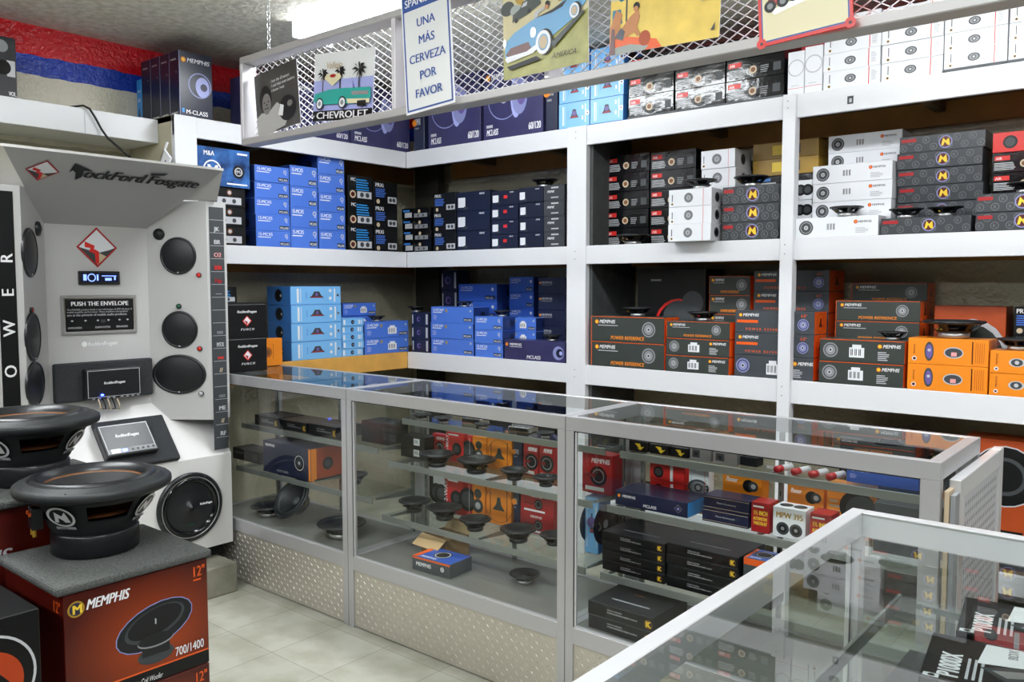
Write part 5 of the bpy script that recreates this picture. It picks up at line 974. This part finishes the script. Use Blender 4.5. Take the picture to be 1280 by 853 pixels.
# ---- lower shelf and floor behind the counters, right side
x = P(1205, 600, 'y', YS+.1).x
carton('orsub', .27, .50, .16, (x+.135, YS+.06, .331), 0, 'tall orange subwoofer carton on the lowest shelf behind the right counter', None, 'subwoofer_carton', 'carton')
carton('orsub', .36, .36, .2, (x+.135+.33, YS-.18, .12), 0, 'orange carton with round subwoofer print at the right edge behind the gate', None, 'subwoofer_carton', 'carton')
carton('list', .36, .118, .3, (x+.135+.33, YS-.25, .001), 0, 'dark carton with yellow stripes on the floor behind the gate', None, 'subwoofer_carton', 'carton')
for k in range(4): carton('plain', .42, .11, .25, (-1.02, YS+.14, .331+k*.1115), 0, 'flat black carton, %sthe shaded pile under the right display shelf' % nth(k, 4), 'flat black cartons under the right display shelf')
for k in range(3): carton('plain', .6, .13, .25, (-3.1, YS+.14, .331+k*.1315), 0, 'wide black carton, %sthe shaded pile under the left display shelf' % nth(k, 3), 'wide black cartons under the left display shelf')

# ================================================================== inside the counters
def cbox(design, xa, xb, ytop, z, yfront, what, n=1, D=.12, where='', group=None, name='product_box', ybot=None, cat='box', jit=1):
    A, B = P(xa, ytop+10, 'y', yfront), P(xb, ytop+10, 'y', yfront); zt = P((xa+xb)/2, ytop, 'y', yfront).z; h = (zt-z)/n
    for k in range(n):
        carton(design, B.x-A.x-.003, h-.001, D, ((A.x+B.x)/2+random.uniform(-.002, .002)*jit, yfront, z+k*h+.001), random.uniform(-.01, .01)*jit, what+((', '+nth(k, n)+where) if n > 1 else ''), group, name, cat)
    return zt
# left counter
S1, S2, SB = .715, .50, .30
for k, px in enumerate((318, 349, 385)):
    cbox('blackmem', px, px+(30, 34, 36)[k], (521, 527, 532)[k], S1, 2.41, ('flat black amplifier carton on the top glass shelf of the left counter, ' + ('left', 'middle', 'right')[k]+' of three'), D=.16, group='flat black cartons in the left counter', jit=2)
cbox('memor', 329, 388, 556, S2, 2.37, 'large navy and orange MEMPHIS speaker carton in the left counter', D=.2, name='speaker_box')
cbox('black', 291, 326, 563, S2, 2.44, 'small black carton left of the navy MEMPHIS carton in the left counter', D=.12)
cbox('nav', 392, 421, 596, S2, 2.36, 'low black MEMPHIS carton in front of the orange side in the left counter', D=.05) if False else None
o = speaker('deep', (-3.30, 2.38, .375), .105, 'large black subwoofer leaning on its side at the bottom of the left counter', rz=0, tilt=(math.radians(52), 0))
speaker('flat', (-3.5, 2.33, .301), .085, 'black loose speaker lying low in the far end of the left counter')
speaker('flat', (-2.95, 2.34, .301), .11, 'flat black loose speaker at the bottom right of the left counter')
# middle counter
T1, T2, T3, TB = .843, .668, .442, .30
mc = 'in the middle counter'
for k, (a, b, y) in enumerate(((520, 545, 524), (553, 578, 527), (600, 620, 534), (671, 694, 547))):
    spk_on('flat', a, b, y, T1, ('black tweeter near the left on', 'black midrange second from left on', 'black tweeter in the middle of', 'black tweeter at the right end of')[k]+' the top glass shelf '+mc)
for k, (a, b, y) in enumerate(((578, 607, 529), (638, 666, 540))):
    A = P((a+b)/2, y, 'z', T1); m = MB(); m.box(-.05, .05, -.035, .035, 0, .022, 'chrome', .003); m.box(-.045, .045, -.036, -.03, .004, .018, 'black')
    for q in range(6): m.box(-.04+q*.014, -.034+q*.014, -.02, .03, .022, .026, 'silver')
    tag(m.obj('crossover', None, tuple(A+Vector((0, .01, .001))), (0, 0, .1)), ('small chrome finned crossover at left on the top shelf '+mc, 'small chrome finned crossover at right on the top shelf '+mc)[k], 'crossover')
row = [('redmem', 540, 557, 543), ('redsp', 558, 580, 541), ('redw', 583, 589, 545), ('ordisc', 590, 608, 546), ('orcs', 609, 640, 548), ('nav', 641, 653, 553), ('redmem', 654, 673, 555), ('redmem', 674, 692, 557)]
nm = ['red and black MEMPHIS box at the left end of', 'red two-way speaker box second from left in', 'narrow red and white box in', 'narrow orange box with two discs in', 'wide orange box with cone print in', 'navy box right of the orange one in', 'red MEMPHIS box right of the navy one in', 'red MEMPHIS box at the right end of']
for (d, a, b, y), t in zip(row, nm): cbox(d, a, b, y, T2, 2.56, t+' the upper back row of boxes', D=.03)
row = [('wdisc', 541, 556, 596), ('redsp', 557, 580, 598), ('redw', 583, 589, 603), ('ordisc', 590, 607, 605), ('orcs', 608, 640, 606), ('nav', 641, 649, 612)]
nm = ['white box with two black discs, leftmost in', 'red two-way speaker box in', 'narrow red and white box standing in', 'narrow orange box with two discs standing in', 'wide orange box with cone print standing in', 'navy box right of the wide orange one in']
for (d, a, b, y), t in zip(row, nm): cbox(d, a, b, y, T3, 2.56, t+' the lower back row of boxes', D=.03)
cbox('redmem', 650, 692, 617, T3, 2.555, 'wide dark red MEMPHIS carton', 2, .035, 'the pair right of the lower row', 'wide dark red cartons')
for k, (a, b, y) in enumerate(((523, 570, 583), (572, 623, 591), (624, 662, 600), (665, 700, 608))):
    spk_on('deep', a, b, y, T2, ('black loose speaker leftmost on', 'black loose speaker second from left on', 'black loose speaker third from left on', 'black loose speaker rightmost on')[k]+' the middle glass shelf '+mc)
for k, (a, b, y) in enumerate(((503, 544, 638), (541, 586, 647), (573, 615, 663), (624, 672, 677), (674, 712, 681))):
    spk_on('deep', a, b, y, T3, ('black loose speaker leftmost on', 'black loose speaker second from left on', 'black loose speaker in the middle of', 'black loose speaker fourth from left on', 'black loose speaker rightmost on')[k]+' the lowest glass shelf '+mc)
cbox('blacklab', 501, 531, 546, T2, 2.50, 'black carton with barcode label', 2, .08, 'the pair left on the middle shelf', 'black barcode cartons in the middle counter')
cbox('plain', 452, 486, 528, S1, 2.46, 'plain black carton at the right end of the left counter', D=.12)
spk_on('deep', 446, 480, 600, S2, 'black loose speaker at the right end of the lower shelf in the left counter')
m = MB(); m.box(0, .16, 0, .004, 0, .085, 'brownbox'); m.box(0, .16, .12, .124, 0, .085, 'brownbox'); m.box(0, .004, .004, .12, 0, .085, 'brownbox'); m.box(.156, .16, .004, .12, 0, .085, 'brownbox'); m.box(.004, .156, .004, .12, 0, .004, 'brown_lt')
m.prism([(0, 0, .085), (.16, 0, .085), (.16, -.05, .05), (0, -.05, .05)], (0, .002, .002), 'brown_lt'); m.prism([(0, .124, .085), (.16, .124, .085), (.16, .16, .12), (0, .16, .12)], (0, .002, .002), 'brown_lt')
a = P(515, 698, 'z', .30); tag(m.obj('cardboard_box', None, (a.x-.02, 2.41, .3005), (0, 0, -.1)), 'open brown cardboard box at the bottom of the middle counter', 'box')
a = P(512, 711, 'z', .30); carton('bluemem', .20, .055, .13, (a.x+.11, a.y+.01, .3005), .05, 'blue and orange MEMPHIS carton lying at the bottom of the middle counter')
a = P(656, 728, 'z', .30); speaker('flat', (a.x, a.y, .301), .06, 'small black speaker unit alone on the bottom of the middle counter', tilt=(.0, 0))
# right counter
rc = 'in the right counter'
for k, (a, b) in enumerate(((786, 810), (811, 836), (837, 861))): cbox('flame', a, b, 552+4*k, T1, 2.51, 'black flame print box, %s of three on the top shelf ' % ('left', 'middle', 'right')[k]+rc, D=.08, group='small black flame boxes')
for k, (a, b) in enumerate(((862, 889), (891, 922))): cbox('silverb', a, b, 560+5*k, T1, 2.505, 'silver box, %s of two on the top shelf ' % ('left', 'right')[k]+rc, D=.08, group='silver boxes')
cbox('plain', 924, 946, 572, T1, 2.53, 'small black gadget box right of the silver boxes '+rc, D=.05)
for k in range(4):
    a = P(957+23*k, 598-0+3*k, 'z', T1); m = MB(); m.T = Matrix.Rotation(math.radians(-90), 4, 'X'); m.lathe([(0, 0), (.011, 0), (.011, .026), (.008, .03)], 'crimson', 14); m.lathe([(.009, .028), (.0105, .033), (.0105, .075), (0, .078)], 'lgrey', 14)
    tag(m.obj('fuse_tube', None, (a.x, 2.49, T1+.0125), (0, 0, -.25)), 'small clear tube with red cap, %s of four in the right counter' % ('first', 'second', 'third', 'fourth')[k], 'tube', 'red capped tubes')
cbox('bluebig', 1058, 1150, 587, T1, 2.52, 'long dark blue speaker box on the top shelf '+rc, D=.08)
cbox('mclong', 768, 860, 621, T2, 2.42, 'navy MEMPHIS MCLASS carton on the middle glass shelf '+rc, D=.15)
cbox('tin', 878, 937, 623, T2, 2.43, 'navy accessory tin with pale rims', 2, .09, 'the pair beside the MCLASS carton', 'navy tins')
cbox('redw', 812, 856, 581, T2, 2.585, 'red speaker box with white band', 2, .05, 'the pair behind the MCLASS carton', 'red speaker boxes in the right counter')
cbox('white6', 860, 886, 588, T2, 2.588, 'white box between the red and orange boxes '+rc, D=.04)
cbox('pioneer', 903, 953, 592, T2, 2.55, 'orange Pioneer box', 2, .06, 'the left orange pair behind the tins', 'orange boxes behind the tins')
cbox('pioneer', 983, 1030, 606, T2, 2.55, 'orange Pioneer box', 2, .06, 'the middle orange pair', 'orange boxes in the middle')
cbox('pionl', 1032, 1088, 608, T2, 2.54, 'wide orange box with dark cones print right of the Pioneer boxes '+rc, D=.07)
cbox('red15', 939, 963, 629, T2, 2.42, 'red and yellow tweeter box left of the white one '+rc, D=.07)
cbox('whitetw', 965, 1007, 636, T2, 2.415, 'white tweeter box with two round prints on the middle shelf '+rc, D=.07)
cbox('red15', 1012, 1040, 643, T2, 2.41, 'red and yellow tweeter box right of the white one '+rc, D=.07)
cbox('darksil', 1092, 1150, 632, T2, 2.46, 'dark grey carton with silver lettering at the right end '+rc, D=.1)
cbox('blackmem', 752, 831, 672, T3, 2.385, 'flat black amplifier carton', 4, .2, 'the left four-high pile in the right counter', 'flat black amplifier cartons, left pile')
cbox('blackmem', 833, 924, 688, T3, 2.385, 'flat black amplifier carton', 4, .2, 'the right four-high pile in the right counter', 'flat black amplifier cartons, right pile')
cbox('redmem', 728, 766, 568, T2, 2.5, 'dark red carton at the left end of the middle shelf '+rc, D=.07); cbox('sky', 731, 749, 622, T3, 2.5, 'light blue carton at the left end of the lowest shelf '+rc, D=.08)
cbox('bluemem', 928, 965, 700, T3, 2.40, 'small slate blue MEMPHIS carton beside the amplifier piles', D=.1)
a = P(735, 784, 'z', .30)
cbox('blackmem', 735, 818, 762, .30, a.y, 'large black amplifier carton', 2, .22, 'the pair at the bottom of the right counter', 'large black amplifier cartons')
cbox('sky', 738, 756, 630, T3, 2.5, 'light blue speaker carton far left on the lowest shelf of the right counter', D=.1) if False else None
# nearest counter
def dbox(x, y, z, w, d, h, rz, design, label, g=None): carton(design, w, h, d, (x, y, z), rz, label, g)
dbox(-.105, 1.285, .862, .165, .185, .045, math.radians(97), 'p1000', 'black P1000X amplifier carton with white print in the nearest counter', 'P1000X cartons')
dbox(-.10, 1.475, .862, .165, .185, .045, math.radians(97), 'p1000', 'black P1000X amplifier carton at the far end of the nearest counter', 'P1000X cartons')
for k, y in enumerate((1.45, 1.16, .87)):  # cartons added to block the bright floor behind and darken the counter
    w = ('farthest', 'middle', 'closest')[k]
    dbox(-.12, y, .301, .27, .35, .25, math.radians(90), 'plain', 'added darkening black carton, %s of three on the floor of the nearest counter' % w, 'added black cartons in the nearest counter')
    dbox(-.13, y, .602, .27, .26, (.17, .12, .09)[k], math.radians(90), 'blackmem', 'added darkening black carton, %s of three on the middle shelf of the nearest counter' % w, 'added black cartons on the shelf of the nearest counter')
# open gate at the end of the right counter
r = root('gate_panel', 'narrow white framed gate panel standing open beside the right counter', 'gate', (-.4755, 2.25, 0), 0)
m = MB(); m.box(0, .026, 0, .05, .02, .95, 'alu_light', .002); m.box(0, .026, .50, .55, .02, .95, 'alu_light', .002); m.box(0, .026, .05, .50, .90, .95, 'alu_light', .002); m.box(0, .026, .05, .50, .02, .07, 'alu_light', .002); m.obj('frame', r)
m = MB(); m.box(.018, .022, .05, .50, .07, .90, 'lgrey')
for i in range(17):
    for j in range(32): f_ = None; m.add([(.0225, .06+i*.025, .09+j*.025), (.0225, .068+i*.025, .098+j*.025), (.0225, .06+i*.025, .106+j*.025), (.0225, .052+i*.025, .098+j*.025)], [(0, 1, 2, 3)], 'dgrey' if False else 'grey')
m.obj('perforated_panel', r)
m = MB(); m.box(.001, .012, -.05, -.001, .1, .93, 'ceramic', .001); m.box(.013, .025, -.045, -.001, .1, .92, 'grey', .001)
m.obj('hinge_strip', r)

# ---- things on the long shelf and beside it
a, b, t = P(-40, 121, 'x', -4.05), P(22, 121, 'x', -4.05), P(10, 46, 'x', -4.05)
r = bpy.data.objects.new('sound_box', None); COL.objects.link(r); r.location = (-4.05, (a.y+b.y)/2, 2.2355); r.rotation_euler = (0, 0, math.pi/2)
tag(r, 'black carton with white patch at the left end of the long shelf above the kiosk', 'carton')
w, h = b.y-a.y, t.z-2.237
m = MB(); m.box(-w/2, w/2, 0, .08, 0, h, 'black_plastic', .002); f = Face(m, (-w/2, 0, 0), (1, 0, 0), (0, 0, 1), (0, -1, 0), w, h, .0004)
f.rect(.8, .36, .97, .62, 'lgrey'); f.disc(.72, .5, .12, 'black_gloss').disc(.7, .84, .1, 'grey'); f.text('VOL.', .82, .05, .07, 'white', .16, .03); m.obj('box_body', r)
a = P(195, 206, 'y', 2.04)
m = MB(); m.T = Matrix.Rotation(math.radians(38), 4, 'Y'); m.box(0, .006, -.01, .0, 0, .20, 'paper'); m.box(.0, .075, -.01, .0, 0, .16, 'paper'); f = Face(m, (.0, -.01, 0), (1, 0, 0), (0, 0, 1), (0, -1, 0), .075, .16, .0004); f.rect(.55, .1, .7, .8, 'purple')
tag(m.obj('booklet', None, (-3.95, 2.04, 1.945)), 'white booklet leaning against the shelf end behind the kiosk header', 'booklet')
